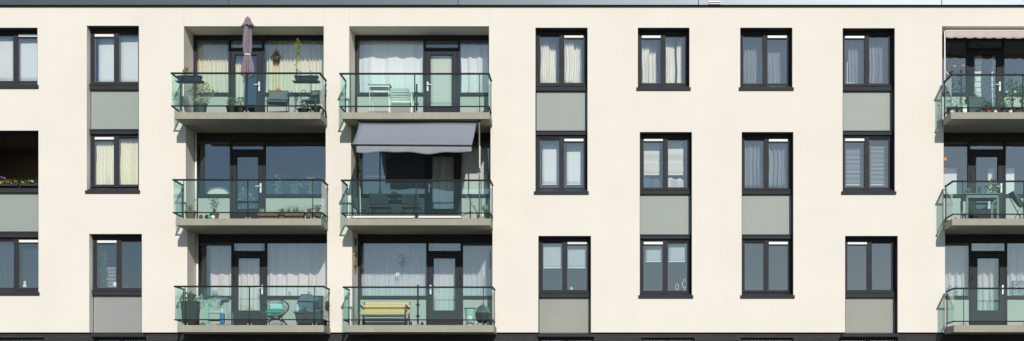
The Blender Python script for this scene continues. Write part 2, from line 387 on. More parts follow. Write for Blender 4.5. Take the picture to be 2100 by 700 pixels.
# ------------------------------------------------------------------ small windows
FY = .27
def window(hole, vt, gb_, side, top=None, bot=None, open_=False):
    x0, x1 = at(hole[0], 0).x, at(hole[1], 0).x
    Z = lambda py: at(0, py, FY).z
    u = 1/PPM*1.0068
    zt_, zb_ = Z(top if top else vt - 6), Z(bot if bot else gb_ + 5)
    f = MB(); fw = 8.5*u; mw = 5.0*u; xm = (x0+x1)/2; half = 4.2*u
    # outer ring (front), inner ring (set back)
    zg0, zg1 = Z(gb_), Z(vt)
    f.box(x0-.01, x0+half, FY, FY+.1, zb_, zt_); f.box(x1-half, x1+.01, FY, FY+.1, zb_, zt_)
    f.box(x0+half, x1-half, FY, FY+.1, Z(vt-2.6), zt_); f.box(x0+half, x1-half, FY, FY+.1, zb_, Z(gb_+2.4))
    f.box(x0+half, x0+fw, FY+.022, FY+.1, Z(gb_+2.4), Z(vt-2.6)); f.box(x1-fw, x1-half, FY+.022, FY+.1, Z(gb_+2.4), Z(vt-2.6))
    f.box(xm-mw, xm+mw, FY+.006, FY+.1, Z(gb_+2.4), Z(vt-2.6))
    f.box(x0+fw, xm-mw, FY+.022, FY+.1, Z(gb_+2.4), zg0); f.box(xm+mw, x1-fw, FY+.022, FY+.1, Z(gb_+2.4), zg0)
    f.box(x0+fw, xm-mw, FY+.022, FY+.1, zg1, Z(vt-2.6)); f.box(xm+mw, x1-fw, FY+.022, FY+.1, zg1, Z(vt-2.6))
    # lining of the opening: head and both jambs in the frame colour
    L_ = (x0+.008, x0+fw), (xm+mw, x1-fw)
    va, vb2 = ((x0+fw, xm-mw), (xm+mw, x1-fw)) if side == 'L' else ((xm+mw, x1-fw), (x0+fw, xm-mw))
    # glazing bead under the grille, deeper head over the other light
    f.box(va[0], va[1], FY+.02, FY+.1, Z(vt+7.6), Z(vt+5.2)); f.box(vb2[0], vb2[1], FY+.055, FY+.1, Z(vt+3.6), zg1)
    if open_:
        f.bm.free(); f = MB(); f.box(x0-.01, x1+.01, FY, FY+.1, zt_-.07, zt_); f.box(x0-.01, x0+half, FY, FY+.1, zb_, zt_-.07); f.box(x0+half, x1+.01, FY, FY+.1, zb_, zb_+.06); f.box(x1-.02, x1+.01, FY+.05, FY+.1, zb_+.06, zt_-.07)
        return f.build('open_window_frame', M['frame'], B, bevel=.003)
    b = f.build('window', M['frame'], B, bevel=.003)
    g = MB().box(va[0]+.004, va[1]-.004, FY+.012, FY+.08, Z(vt+5.1), Z(vt+.2)).build('ventilation_grille', M['white'], b)
    for (a, c), zt2 in ((va, Z(vt+7.6)), (vb2, Z(vt+3.6))):
        if open_: break
        MB().quad([(a,FY+.06,zg0),(c,FY+.06,zg0),(c,FY+.06,zt2),(a,FY+.06,zt2)]).build('pane', M['glass'], b)
        m = MB(); t = .011; y = FY+.045       # thin bead round the pane, its paler grey painting in the frame highlights
        m.box(a, a+t, y, y+.03, zg0, zt2); m.box(c-t, c, y, y+.03, zg0, zt2); m.box(a+t, c-t, y, y+.03, zg0, zg0+t)
        m.build('glazing_bead', M['bead'], b)
    return b
def lining(hole, ytop, ybot, left=True):
    x0, x1 = at(hole[0], 0).x, at(hole[1], 0).x; z1, z0 = at(0, ytop, 0).z, at(0, ybot, 0).z
    m = MB(); t = .012
    m.box(x0, x1, .012, FY, z1-t, z1); m.box(x1-t, x1, .012, FY, z0, z1-t)
    if left: m.box(x0, x0+t, .012, FY, z0, z1-t)
    m.build('reveal_lining', M['frame'], B)
def band(hole, py0, py1, y=.2):
    x0, x1 = at(hole[0], 0).x, at(hole[1], 0).x
    m = MB(); z1, z0 = at(0, py0, y).z, at(0, py1, y).z
    m.box(x0+.005, x1-.005, y, .36, z0, z1-.03); m.box(x0+.005, x1-.005, y-.02, .36, z1-.03, z1)
    m.build('transom_band', M['frame'], B, bevel=.003)
def panel(hole, py0, py1, m_='panel'):
    x0, x1 = at(hole[0], 0).x, at(hole[1], 0).x; y = .30
    z1, z0 = at(0, py0, y).z, at(0, py1, y).z
    MB().box(x0, x1, y+.02, .38, z0-.04, z1+.04).build('panel_backing', M['frame'], B)
    MB().box(x0+.028, x1-.028, y, y+.015, z0, z1).build('spandrel_panel', M[m_], B, bevel=.003)
    e = MB(); t = .010; X0, X1 = x0+.018, x1-.018
    e.box(X0, X1, y+.003, y+.018, z1, z1+t); e.box(X0, X1, y+.003, y+.018, z0-t, z0); e.box(X0, x0+.028, y+.003, y+.018, z0, z1); e.box(x1-.028, X1, y+.003, y+.018, z0, z1)
    e.build('panel_trim', M['potpale'], B)
def sill(hole, py0, py1):
    x0, x1 = at(hole[0], 0).x, at(hole[1], 0).x; a, b = at(0, py0, 0).z, at(0, py1, 0).z
    zu = at(0, py0-5, FY).z
    m = MB(); m.hexa([(x0-.035,-.05,b),(x0-.035,0,b),(x0-.035,0,a+.006),(x0-.035,-.05,a)], [(x1+.035,-.05,b),(x1+.035,0,b),(x1+.035,0,a+.006),(x1+.035,-.05,a)])
    m.hexa([(x0+.003,0,b),(x0+.003,.36,b),(x0+.003,.36,zu),(x0+.003,FY-.01,zu),(x0+.003,0,a+.004)], [(x1-.003,0,b),(x1-.003,.36,b),(x1-.003,.36,zu),(x1-.003,FY-.01,zu),(x1-.003,0,a+.004)])
    m.build('window_sill', M['frame'], B, bevel=.003)
h = small
window(h['A1'], 70, 166, 'R', top=60); sill(h['A1'], 175, 182); lining(h['A1'], 57, 175)
window(h['A2'], 282, 376, 'R', top=272, open_=True); band(h['A2'], 383, 395); panel(h['A2'], 397, 474); band(h['A2'], 476, 487)
window(h['A2'], 492, 590, 'R', top=486); sill(h['A2'], 600, 606); lining(h['A2'], 268, 602)
window(h['B1'], 70, 168, 'L', top=57); band(h['B1'], 172.5, 184); panel(h['B1'], 185.5, 264); band(h['B1'], 265.5, 275)
window(h['B1'], 281, 379, 'L'); sill(h['B1'], 391, 397); lining(h['B1'], 53, 391, left=False)
window(h['B3'], 493, 590, 'L', top=483); band(h['B3'], 595, 606); panel(h['B3'], 608, 682, 'panel_grey'); lining(h['B3'], 480, 682, left=False)
window(h['D1'], 72, 170, 'R', top=61); band(h['D1'], 175, 186); panel(h['D1'], 187.5, 267); band(h['D1'], 268, 277)
window(h['D1'], 284.5, 384.5, 'R'); sill(h['D1'], 393, 399); lining(h['D1'], 57, 393)
window(h['D3'], 495.5, 594.5, 'R', top=487); band(h['D3'], 599, 610); panel(h['D3'], 611.5, 685, 'panel_warm'); lining(h['D3'], 484, 684)
window(h['E1'], 72.5, 170.5, 'L', top=61); sill(h['E1'], 180, 186); lining(h['E1'], 57, 180)
window(h['E2'], 284, 384.5, 'L', top=274); band(h['E2'], 388, 398); panel(h['E2'], 399.5, 480); band(h['E2'], 481, 490)
window(h['E2'], 496, 596, 'L'); sill(h['E2'], 606, 612); lining(h['E2'], 271, 606)
window(h['F1'], 72.5, 171, 'R', top=61); sill(h['F1'], 180, 186); lining(h['F1'], 57, 180)
window(h['F2'], 285, 385, 'R', top=274); band(h['F2'], 388, 398); panel(h['F2'], 399.5, 480); band(h['F2'], 481, 490)
window(h['F2'], 496, 595, 'R'); sill(h['F2'], 606, 612); lining(h['F2'], 271, 606)
window(h['G1'], 73, 171, 'L', top=61.5); band(h['G1'], 175, 186); panel(h['G1'], 187.5, 267); band(h['G1'], 268, 277)
window(h['G1'], 284, 384, 'L'); sill(h['G1'], 393, 399); lining(h['G1'], 58, 393)
window(h['G3'], 496, 594.5, 'L', top=487); band(h['G3'], 599, 610); panel(h['G3'], 611.5, 685, 'panel_warm'); lining(h['G3'], 484, 684)

# ------------------------------------------------------------------ balconies
FLOOR = [at(0, p, -PJ).z for p in (230.5, 448.5, 667)]
SOFF = [at(0, p, -PJ).z for p in (244.3, 462.5, 681.5)]
BAL = dict(C=[(357.5,657.5,351.5,657.5),(360,659,355,661),(363.5,664,358,664.5)],
           D=[(700.5,1004,697,1003.5),(706,1005.5,700,1006.5),(708,1013,704,1011)],
           H=[(1950,2244,1950,2246),(1952.5,2246,1952.5,2248),(1956,2250,1955,2251)])
RAILS = dict(C=[(151,218),(369.5,436.5),(588,656)], D=[(152,219),(370.5,437.5),(589.5,656.5)], H=[(154,221.5),(372.5,440),(592,659.5)])
def balcony(key, i):
    a, b, ra, rb = BAL[key][i]; t, l = RAILS[key][i]
    ha, hb = STX[key][i]
    X0, X1 = at(a, 0, -PJ).x, at(b, 0, -PJ).x; zf, zs = FLOOR[i], SOFF[i]
    m = MB(); m.box(X0, X1, -PJ, -.001, zs, zf)
    m.box(at(ha, 0).x-.002, at(hb, 0).x+.002, -.001, 1.15, zs+.003, zf-.003)
    # drip edge under the nose
    sl = m.build('balcony', M['slab'], B, bevel=.006)
    MB().box(X0+.03, X1-.03, -PJ+.05, -PJ+.065, zs-.006, zs+.002).build('drip_groove', M['black'], sl)
    MB().box(max(X0+.02, at(ha, 0).x+.02), min(X1-.02, at(hb, 0).x-.02), -PJ+.10, RD-.01, zf, zf+.006).build('bounce_cut_deck', M['deck'], sl)  # unseen dark floor layer, added to cut light bounced up to the ceilings
    R0, R1 = at(ra, 0, -PJ).x+.01, at(rb, 0, -PJ).x-.01; yF = -PJ-.02
    zt_, zl = at(0, t, -PJ).z, at(0, l, -PJ).z
    m = MB(); s = .026
    m.box(R0-.02, R1+.02, yF-s, yF+s, zt_-.022, zt_+.022); m.box(R0-.02, R0+.024, yF+s, -.12, zt_-.018, zt_+.018); m.box(R1-.024, R1+.02, yF+s, -.12, zt_-.018, zt_+.018)
    m.build('handrail', M['rail'], sl, bevel=.004)
    m = MB(); m.box(R0-.012, R1+.012, yF-.018, yF+.018, zl-.015, zl+.015); m.box(R0-.012, R0+.024, yF+.018, -.12, zl-.015, zl+.015); m.box(R1-.024, R1+.012, yF+.018, -.12, zl-.015, zl+.015)
    m.build('lower_rail', M['rail'], sl)
    xm = (R0+R1)/2; y0, y1 = yF-.005, yF+.005; za, zb2 = zl+.015, zt_-.018
    MB().box(R0+.012, xm-.006, y0, y1, za, zb2).build('glass_panel', M['bglass'], sl)
    MB().box(xm+.006, R1-.012, y0, y1, za, zb2).build('glass_panel', M['bglass'], sl)
    for X in (R0+.002, R1-.012):
        MB().box(X, X+.01, yF+.02, -.13, za, zb2).build('glass_panel', M['bglass'], sl)
    wd = R1-R0
    for X, th in ((R0+.27, .007), (xm, .013), (R1-.25, .009)):
        MB().box(X-th, X+th, yF+.02, yF+.055, zf, zt_-.018).build('post', M['rail'], sl)
        for dx in (-.05, .05):
            MB().lathe((X+dx, -PJ+.03, zf), [(.016, 0), (.016, .035), (.009, .05)], 8).build('bolt', M['steel'], sl)
    for X in (R0+.006, R1-.006):
        MB().box(X-.007, X+.007, -.19, -.13, zf, zt_-.018).build('post', M['rail'], sl)
        MB().box(X-.006, X+.006, -.13, 0, zt_-.09, zt_-.05).build('wall_bracket', M['steel'], sl)
    return sl
for k in BAL:
    for i in range(3): balcony(k, i)

def bal_window(key, i, mirror=False):
    dx = 3*i; dy = [0, 208.3, 416.7][i]
    a, b = STX[key][i]; x0, x1 = at(a, 0).x, at(b, 0).x
    y = RD
    X = lambda p: at(p+dx, 0, y).x
    Z = lambda p: at(0, p+dy, y).z
    if key == 'C': pl, dl, dr, pr, gl, gr = 402, 468, 541, 672, 481, 527
    elif key == 'D': pl, dl, dr, pr, gl, gr = 732, 868, 943, 1004, 882, 928
    else: pl, dl, dr, pr, gl, gr = 1922, 1982, 2060, 2190, 1998, 2045
    zf = FLOOR[i]; zc = at(0, 54 if i == 0 else SLB[i-1]).z
    f = MB(); e = y+.1
    f.box(x0-.01, x1+.01, y, e, Z(82), zc+.02)                # head
    f.box(x0-.01, X(pl), y, e, zf, Z(82)); f.box(X(pr), x1+.01, y, e, zf, Z(82))
    f.box(X(dl), X(dl+4.5), y, e, zf, Z(82)); f.box(X(dr-4.5), X(dr), y, e, zf, Z(82))
    f.box(X(dl+4.5), X(dr-4.5), y, e, Z(103), Z(98))
    for p, q in ((pl, dl), (dr, pr)):
        f.box(X(p), X(q), y-.01, e, Z(197), Z(190)); f.box(X(p), X(q), y+.01, e, zf, zf+.06)
    o = f.build('balcony_window', M['frame'], B, bevel=.003)
    vent = (pl, dl) if key != 'D' else (dr, pr)
    MB().box(X(vent[0])+.01, X(vent[1])-.01, y+.02, y+.09, Z(87), Z(82.3)).build('ventilation_grille', M['potgrey'], o)
    for p, q in ((pl, dl), (dr, pr)):
        z1 = Z(87) if (p, q) == vent else Z(82)
        MB().quad([(X(p),y+.05,Z(190)),(X(q),y+.05,Z(190)),(X(q),y+.05,z1),(X(p),y+.05,z1)]).build('pane', M['glass'], o)
        MB().box(X(p)+.008, X(q)-.008, y+.03, y+.08, zf+.06, Z(197)-.004).build('lower_panel', M['panel_light'], o)
    MB().quad([(X(dl+4.5),y+.05,Z(98)),(X(dr-4.5),y+.05,Z(98)),(X(dr-4.5),y+.05,Z(82)),(X(dl+4.5),y+.05,Z(82))]).build('transom_pane', M['glass'], o)
    f = MB(); yd = y+.012; l, r = X(dl+4.5)+.006, X(dr-4.5)-.006; tz = Z(103)-.006; bz = zf+.04
    f.box(l, X(gl), yd, e, bz, tz); f.box(X(gr), r, yd, e, bz, tz); f.box(X(gl), X(gr), yd, e, Z(112), tz); f.box(X(gl), X(gr), yd, e, bz, Z(221))
    t = .012
    f.box(X(gl)-.0, X(gl)+t, yd-.012, yd+.02, Z(221), Z(112)); f.box(X(gr)-t, X(gr), yd-.012, yd+.02, Z(221), Z(112))
    f.box(X(gl)+t, X(gr)-t, yd-.012, yd+.02, Z(112)-t, Z(112)); f.box(X(gl)+t, X(gr)-t, yd-.012, yd+.02, Z(221), Z(221)+t)
    d = f.build('balcony_door', M['frame'], B, bevel=.003)
    MB().quad([(X(gl),yd+.05,Z(221)),(X(gr),yd+.05,Z(221)),(X(gr),yd+.05,Z(112)),(X(gl),yd+.05,Z(112))]).build('pane', M['glass'], d)
    hx = X(531.5 if key == 'C' else 877 if key == 'D' else 2050.5); s = 1 if key == 'D' else -1
    hd = MB(); hd.box(hx-.022, hx+.022, yd-.02, yd, Z(187), Z(168)); hd.tube([(hx, yd-.02, Z(174.5)), (hx, yd-.07, Z(174.5)), (hx+s*.13, yd-.07, Z(174.5))], .013)
    hd.build('handle', M['white'], d)
    hg = MB()
    hxx = l+.012 if s < 0 else r-.012
    for zz in (110, 150): hg.tube([(hxx, yd-.012, Z(zz+8)), (hxx, yd-.012, Z(zz))], .012, 6)
    hg.build('hinge', M['rail'], d)
for k in BAL:
    for i in range(3): bal_window(k, i)
# downpipes in the left corners of the recesses
for i in (1, 2):
    X = at(381+3*(i-1), 0).x+.05
    lo_, hi_ = FLOOR[i], at(0, SLB[i-1]).z
    d = MB().tube([(X, .80, lo_), (X, .80, hi_)], .027, 12).build('downpipe', M['white'], B, smooth=True)
    MB().lathe((X, .80, lo_+.75), [(.036, 0), (.036, .035)], 12).build('pipe_clip', M['galv'], d)

# ------------------------------------------------------------------ curtains and blinds
CG = 'curtains hanging behind the windows'; BG = 'blinds behind the windows'
def curtain(label, px0, px1, py0, py1, y, m, wl=.11, amp=.035, name='curtain', seed=0, hem=0, gather=0, step=0, cat='curtain', group=CG):
    a, b = at(px0, py0, y), at(px1, py1, y); rnd = random.Random(seed*13+int(px0)); W = b.x-a.x; Hh = a.z-b.z
    n = max(8, int(W/.012)); ph = [rnd.uniform(0, 6.28) for _ in range(4)]
    fr = [rnd.uniform(.8, 1.25) for _ in range(4)]
    def f(u, v):
        x = u*W
        p = math.sin(2*math.pi*x/wl*fr[0]+ph[0]+.9*math.sin(2*math.pi*x/(wl*3.7)+ph[1])) + .35*math.sin(2*math.pi*x/(wl*.47)+ph[2])
        k = .55+.45*(v)
        sway = gather*W*(.5-u)*math.sin(math.pi*min(1, v*1.1))**2
        return (a.x+x+sway+.01*math.sin(9*v+ph[3]), y+1.5*amp*p*k+(step if (u > .52) == (step > 0) else 0), a.z-v*(Hh+hem*math.sin(2*math.pi*x/(wl*2))))
    mb = MB().sheet(f, n, 14)
    o = mb.build(name, m, None, smooth=True, solid=.002)
    return tag(o, label, cat, group)
def blind(label, px0, px1, py0, py1, y, m, ribs=0, name='roller_blind', bar_=True):
    a, b = at(px0, py0, y), at(px1, py1, y)
    t = empty(name, ((a.x+b.x)/2, y, b.z), label, 'blind', BG)
    n = 24
    MB().sheet(lambda u, v: (a.x+(b.x-a.x)*u, y+.004*math.sin(5*u+3*v)+(-abs(math.sin(math.pi*v*ribs))*.035 if ribs else 0), a.z+(b.z-a.z)*v), 6, max(12, ribs*8)).build('cloth', m, t, smooth=not ribs, solid=.002)
    if bar_: MB().box(a.x, b.x, y-.012, y+.012, b.z-.02, b.z+.004).build('bottom_bar', M['white'], t)
    return t
Y1 = .68
blind('white roller blind down behind the cut-off top left corner window, left light', -24, 27, 62, 166, .5, M['blind'])
blind('white roller blind down in the narrow right light of the top left corner window', 36, 92, 62, 166, .5, M['blind'])
curtain('dark blue curtain in the bottom left corner window, left of its mullion', -22, 35, 487, 600, .5, M['darkcurt'], .16, .03)
curtain('dark blue curtain in the bottom left corner window, beside the white flower', 46, 84, 494, 600, .55, M['darkcurt'], .16, .03)
blind('white blind left of the mullion above a grey panel, left of the parasol balcony', 202, 236, 66, 170, .55, M['blind'])
blind('white blind right of the mullion above a grey panel, left of the parasol balcony', 247, 295, 66, 170, .55, M['blind'])
curtain('cream curtain under a grey panel left of the balconies, left light', 198, 239, 285, 384, .5, M['cream'], .07)
curtain('cream curtain under a grey panel left of the balconies, right light', 247, 292, 280, 384, .5, M['cream'], .07)
curtain('white curtain bunched at the left jamb of the top window above a grey panel', 1109, 1142, 66, 176, Y1, M['creamw'], .06, .05, step=0.14)
curtain('white curtain bunched right of the mullion in the top window above a grey panel', 1158, 1195, 66, 176, Y1, M['creamw'], .06, .05, step=-0.14)
blind('plain white blind in the left light of the window right of the awning balcony', 1112, 1149, 272, 378, Y1, M['blind'])
blind('plain white blind in the right light of the window right of the awning balcony', 1162, 1197, 272, 378, Y1, M['blind'])
blind('half drawn pale blue blind over an empty left light above a beige panel', 1108, 1151, 490, 549, .5, M['paleblue'])
blind('half drawn pale blue blind over the light with the white bird figure', 1160, 1202, 490, 549, .5, M['paleblue'])
curtain('white curtain bunched left in the lone top window with a light streak on its mullion', 1316, 1348, 66, 176, Y1, M['creamw'], .06, .05, step=0.16)
curtain('white curtain bunched right in the lone top window with a light streak on its mullion', 1362, 1384, 66, 176, Y1, M['creamw'], .05, .045, step=0.05)
curtain('thin strip of white curtain against the right jamb of the lone top window', 1388, 1399, 66, 176, Y1, M['creamw'], .05, .035)
blind('pale ribbed blind in the left light above draped dark blue cloth', 1320, 1353, 276, 358, Y1, M['blindrib'], 3, 'roman_blind')
blind('pale ribbed blind in the right light above draped white cloth', 1368, 1402, 276, 358, Y1, M['blindrib'], 3, 'roman_blind')
blind('half drawn white blind in the left light above a window sill with leaf ornaments', 1324, 1362, 492, 536, .5, M['paleblue'])
blind('half drawn white blind in the right light over two leaf outline ornaments', 1371, 1412, 492, 536, .5, M['paleblue'])
curtain('blue grey vertical pleats in the left light of the second lone top window', 1526, 1565, 85, 176, .8, M['greycurt'], .085, .03)
curtain('blue grey vertical pleats in the right light of the second lone top window', 1575, 1613, 85, 176, .8, M['greycurt'], .085, .03)
curtain('dim curtain in the left light, window below the blue grey curtained top window', 1526, 1561, 278, 384, .6, M['greycurt'], .12, .05)
curtain('dim curtain in the right light, window below the blue grey curtained top window', 1577, 1614, 278, 384, .6, M['greycurt'], .12, .05)
curtain('grey striped curtain in the top window beside the right balcony, left light', 1740, 1772, 80, 176, .7, M['greycurt'], .085, .04)
curtain('grey striped curtain in the top window beside the right balcony, right light', 1782, 1824, 80, 176, .7, M['greycurt'], .085, .04)
blind('grey slatted blind under a grey panel beside the right balcony, left light', 1735, 1773, 290, 379, .6, M['greyblind'], 9, 'slatted_blind')
blind('grey slatted blind under a grey panel beside the right balcony, right light', 1785, 1822, 300, 379, .6, M['greyblind'], 9, 'slatted_blind')
YC = RD+.36
curtain('cream pleated curtain behind the narrow left pane of the parasol balcony', 404, 474, 78, 236, YC, M['cream'], .10, .04)
curtain('cream pleated curtain behind the door of the parasol balcony', 479, 502, 78, 236, YC, M['cream'], .10, .04)
curtain('cream pleated curtain across the wide pane behind the grey chairs of the parasol balcony', 546, 682, 78, 236, YC, M['cream'], .10, .04)
curtain('white smooth curtain across the wide pane behind the white slatted chair', 737, 868, 78, 236, YC-.1, M['whitec'], .5, .03)
blind('checked lace blind on the glass of the door beside the white slatted chair', 882, 926, 105, 216, RD+.16, M['lace'], name='door_blind')
curtain('white smooth curtain in the narrow right pane beside the lace covered door', 946, 1001, 78, 236, YC-.1, M['whitec'], .3, .03)
curtain('pinkish sheer curtain behind the white cart on the bottom left balcony', 430, 480, 492, 655, YC, M['pink'], .22, .03, hem=.02)
curtain('pinkish sheer curtain behind the door glass of the round chair balcony', 488, 536, 492, 655, YC, M['pink'], .2, .03)
curtain('pinkish sheer curtain across the wide pane behind the round rattan chair', 545, 692, 492, 655, YC, M['pink'], .34, .035)
curtain('white net curtain across the wide pane behind the wooden bench', 742, 882, 492, 655, YC, M['sheerw'], .09, .03)
curtain('white net curtain behind the door glass right of the wooden bench', 888, 940, 492, 655, YC, M['sheerw'], .07, .02)
curtain('white net curtain in the narrow pane above the kettle grill', 948, 1004, 492, 655, YC, M['sheerw'], .11, .03)
curtain('white banded curtain at the left of the door under the scalloped awning', 1990, 2012, 100, 236, RD+.2, M['brickcurt'], .5, .008)
curtain('white banded curtain at the right of the door under the scalloped awning', 2034, 2052, 100, 236, RD+.2, M['brickcurt'], .5, .008)
blind('cream blind seen low in the left pane above the grey garden table', 1934, 1962, 345, 440, YC, M['whitec'])
blind('narrow cream strip blind in the door pane behind the grey garden table', 2026, 2040, 345, 440, YC, M['whitec'])
blind('cream blind in the wide pane behind the folding chair of the right middle balcony', 2062, 2080, 345, 440, YC, M['whitec'])
curtain('white pleated net curtain behind two glass vases at the bottom right balcony', 1925, 1981, 492, 655, YC, M['sheerw'], .21, .05)
curtain('white pleated net curtain behind the door of the empty bottom right balcony', 1993, 2042, 492, 655, YC, M['sheerw'], .21, .05)
curtain('white pleated net curtain behind the patterned box at the bottom right balcony', 2055, 2190, 492, 655, YC, M['sheerw'], .21, .05)
blind('white roller blind in the narrow right pane behind the twisted twigs', 946, 1000, 300, 440, YC, M['whitec'])
# draped cloth behind the ribbed blinds
for (a, b, lab, mm) in ((1320, 1354, 'dark blue cloth heaped on the sill under a ribbed blind', 'bluegrey'), (1367, 1402, 'white cloth heaped on the sill under a ribbed blind', 'whitepl')):
    p0, p1 = at(a, 362, .55), at(b, 386, .55)
    o = MB().sheet(lambda u, v: (p0.x+(p1.x-p0.x)*u, .55+.1*v+.03*math.sin(7*u), p1.z+(p0.z-p1.z)*(1-v*.0)*(0 if v > .99 else (1-v))*(.5+.35*math.sin(2.6*u+.4)+.12*math.sin(9*u))), 20, 8).build('draped_cloth', M[mm], None, smooth=True, solid=.01)
    tag(o, lab, 'cloth')

# ------------------------------------------------------------------ plants
def leaves(c, w, h_, n, size, rnd, shape='bush', flat=.5):
    mb = MB(); mb.keep = True
    for _ in range(n):
        th = rnd.uniform(0, 6.283)
        if shape == 'bush': rr = rnd.random()**.5; zz = rnd.random(); rr *= (1-abs(zz-.5)*1.2)
        elif shape == 'fan': zz = rnd.random()**.7; rr = zz*rnd.uniform(.1, 1)
        else: zz = rnd.random(); rr = .25+rnd.random()*.2*(1-zz)
        p = Vector(c)+Vector((math.cos(th)*rr*w/2, math.sin(th)*rr*w/2*.8, zz*h_))
        s = size*rnd.uniform(.5, 1.3)
        d = Vector((rnd.gauss(0, 1), rnd.gauss(0, 1), rnd.gauss(.3, .8))).normalized(); u = d.cross(Vector((rnd.gauss(0,1), rnd.gauss(0,1), rnd.gauss(0,1)))).normalized()
        mb.quad([p, p+d*s*.5+u*s*.28, p+d*s, p+d*s*.5-u*s*.28])
    return mb
def stems(c, w, h_, n, r, rnd, lean=1):
    mb = MB()
    for _ in range(n):
        th = rnd.uniform(0, 6.283); e = w/2*rnd.random()*lean; hh = h_*rnd.uniform(.6, 1)
        q = Vector(c); p1 = q+Vector((math.cos(th)*e*.3, math.sin(th)*e*.3, hh*.55)); p2 = q+Vector((math.cos(th)*e, math.sin(th)*e*.8, hh))
        mb.tube([q, p1, p2], [r, r*.8, r*.4], 5)
    return mb
def plant(label, px, y, floor, pot_w, pot_h, w, h_, leaf, n=160, size=.05, pot='potgrey', shape='bush', square=False, name='potted_plant', seed=1, sink=.0, group=None):
    rnd = random.Random(seed*97+int(px)); X = at(px, 0, y).x
    t = empty(name, (X, y, floor), label, 'plant', group)
    if square:
        a, b = pot_w/2*.78, pot_w/2
        q = MB().hexa([(X-a,y-a,floor),(X+a,y-a,floor),(X+a,y+a,floor),(X-a,y+a,floor)], [(X-b,y-b,floor+pot_h),(X+b,y-b,floor+pot_h),(X+b,y+b,floor+pot_h),(X-b,y+b,floor+pot_h)])
        q.box(X-b-.012, X+b+.012, y-b-.012, y+b+.012, floor+pot_h-.03, floor+pot_h+.004)
        q.build('pot', M[pot], t, bevel=.006)
    else:
        q = MB().lathe((X, y, floor), [(pot_w/2*.72, 0), (pot_w/2*.95, pot_h*.85), (pot_w/2*1.04, pot_h*.86), (pot_w/2*1.04, pot_h), (pot_w/2*.9, pot_h), (pot_w/2*.88, pot_h*.9)], 18)
        q.build('pot', M[pot], t, smooth=False)
    c = (X, y, floor+pot_h-.02)
    stems(c, w*.8, h_*.9, 7, .005, rnd).build('stem', M['stem'], t)
    leaves(c, w, h_, n, size, rnd, shape).build('foliage', M[leaf], t)
    return t
def hz(i, py, y): return at(0, py, y).z - FLOOR[i]

plant('feathery straw-coloured plant in a tall dark pot at the left of the parasol balcony', 412, -.35, FLOOR[0], .34, .36, .80, .62, 'leafdry', 1200, .042, 'potgrey', 'bush', seed=3)
plant('low pale green plant in a round dark pot left of the parasol pole', 475, -.6, FLOOR[0], .30, .24, .36, .26, 'leafpale', 260, .045, 'black', seed=4)
plant('low pale green plant in a round dark pot touching the parasol pole', 494, -.55, FLOOR[0], .26, .24, .34, .27, 'leafpale', 240, .045, 'black', seed=5)
plant('small grassy plant in a low dark bowl between the two grey chairs', 624, -.4, FLOOR[0], .36, .20, .32, .24, 'leafpale', 160, .06, 'black', seed=6)
plant('dark bushy plant in front of the right grey chair on the parasol balcony', 648, -.62, FLOOR[0], .25, .2, .32, .36, 'leafdark', 160, .05, 'black', seed=7)
def rail_box(i, pa, pb, label, px_plant, tall):
    y = -PJ+.14; a, b = at(pa, 0, y).x, at(pb, 0, y).x; zt = at(0, 156.5, y).z; zb = at(0, 170, y).z
    t = empty('hanging_planter', ((a+b)/2, y, zb), label, 'planter', 'planters hung inside the handrail')
    t.location = ((a+b)/2, y, zb)
    m = MB(); m.hexa([(a+.05,y-.06,zb+.02),(b-.05,y-.06,zb+.02),(b-.05,y+.06,zb+.02),(a+.05,y+.06,zb+.02)], [(a,y-.09,zt),(b,y-.09,zt),(b,y+.09,zt),(a,y+.09,zt)])
    m.build('trough', M['black'], t)
    MB().hexa([(a+.0,y-.10,zb),(b-.0,y-.10,zb),(b-.0,y+.10,zb),(a+.0,y+.10,zb)], [(a-.05,y-.12,zb+.03),(b+.05,y-.12,zb+.03),(b+.05,y+.12,zb+.03),(a-.05,y+.12,zb+.03)]).build('saucer', M['black'], t)
    zr = at(0, 149, y).z
    for X in (a+.18, b-.18):
        MB().tube([(X, y-.1, zb-.03), (X, y-.1, zr), (X, y-.165, zr+.01), (X, y-.19, zr-.03)], .006, 6).build('hook', M['rail'], t)
    rnd = random.Random(int(pa)); X = at(px_plant, 0, y).x
    if tall:
        zT = at(0, 80, y).z
        MB().tube([(X-.02, y, zt-.03), (X+.0, y, (zt+zT)/2), (X+.04, y, zT)], [.008, .007, .003], 6).build('stem', M['leafyel'], t)
        leaves((X, y, zt-.02), .14, zT-zt, 150, .05, rnd, 'col').build('foliage', M['leafyel'], t)
        lv = leaves((X+.03, y, zT-.42), .12, .42, 150, .045, rnd, 'bush').build('seed_head', M['leafyel'], t)
    else:
        leaves((X, y, zt-.02), .16, .26, 160, .05, rnd, 'bush').build('foliage', M['leafyel'], t)
rail_box(0, 364, 414, 'black planter with a short yellow green tuft hung on the handrail near the feathery plant', 381, False)
rail_box(0, 604, 653, 'black planter with one tall yellow green stalk hung on the handrail', 609, True)
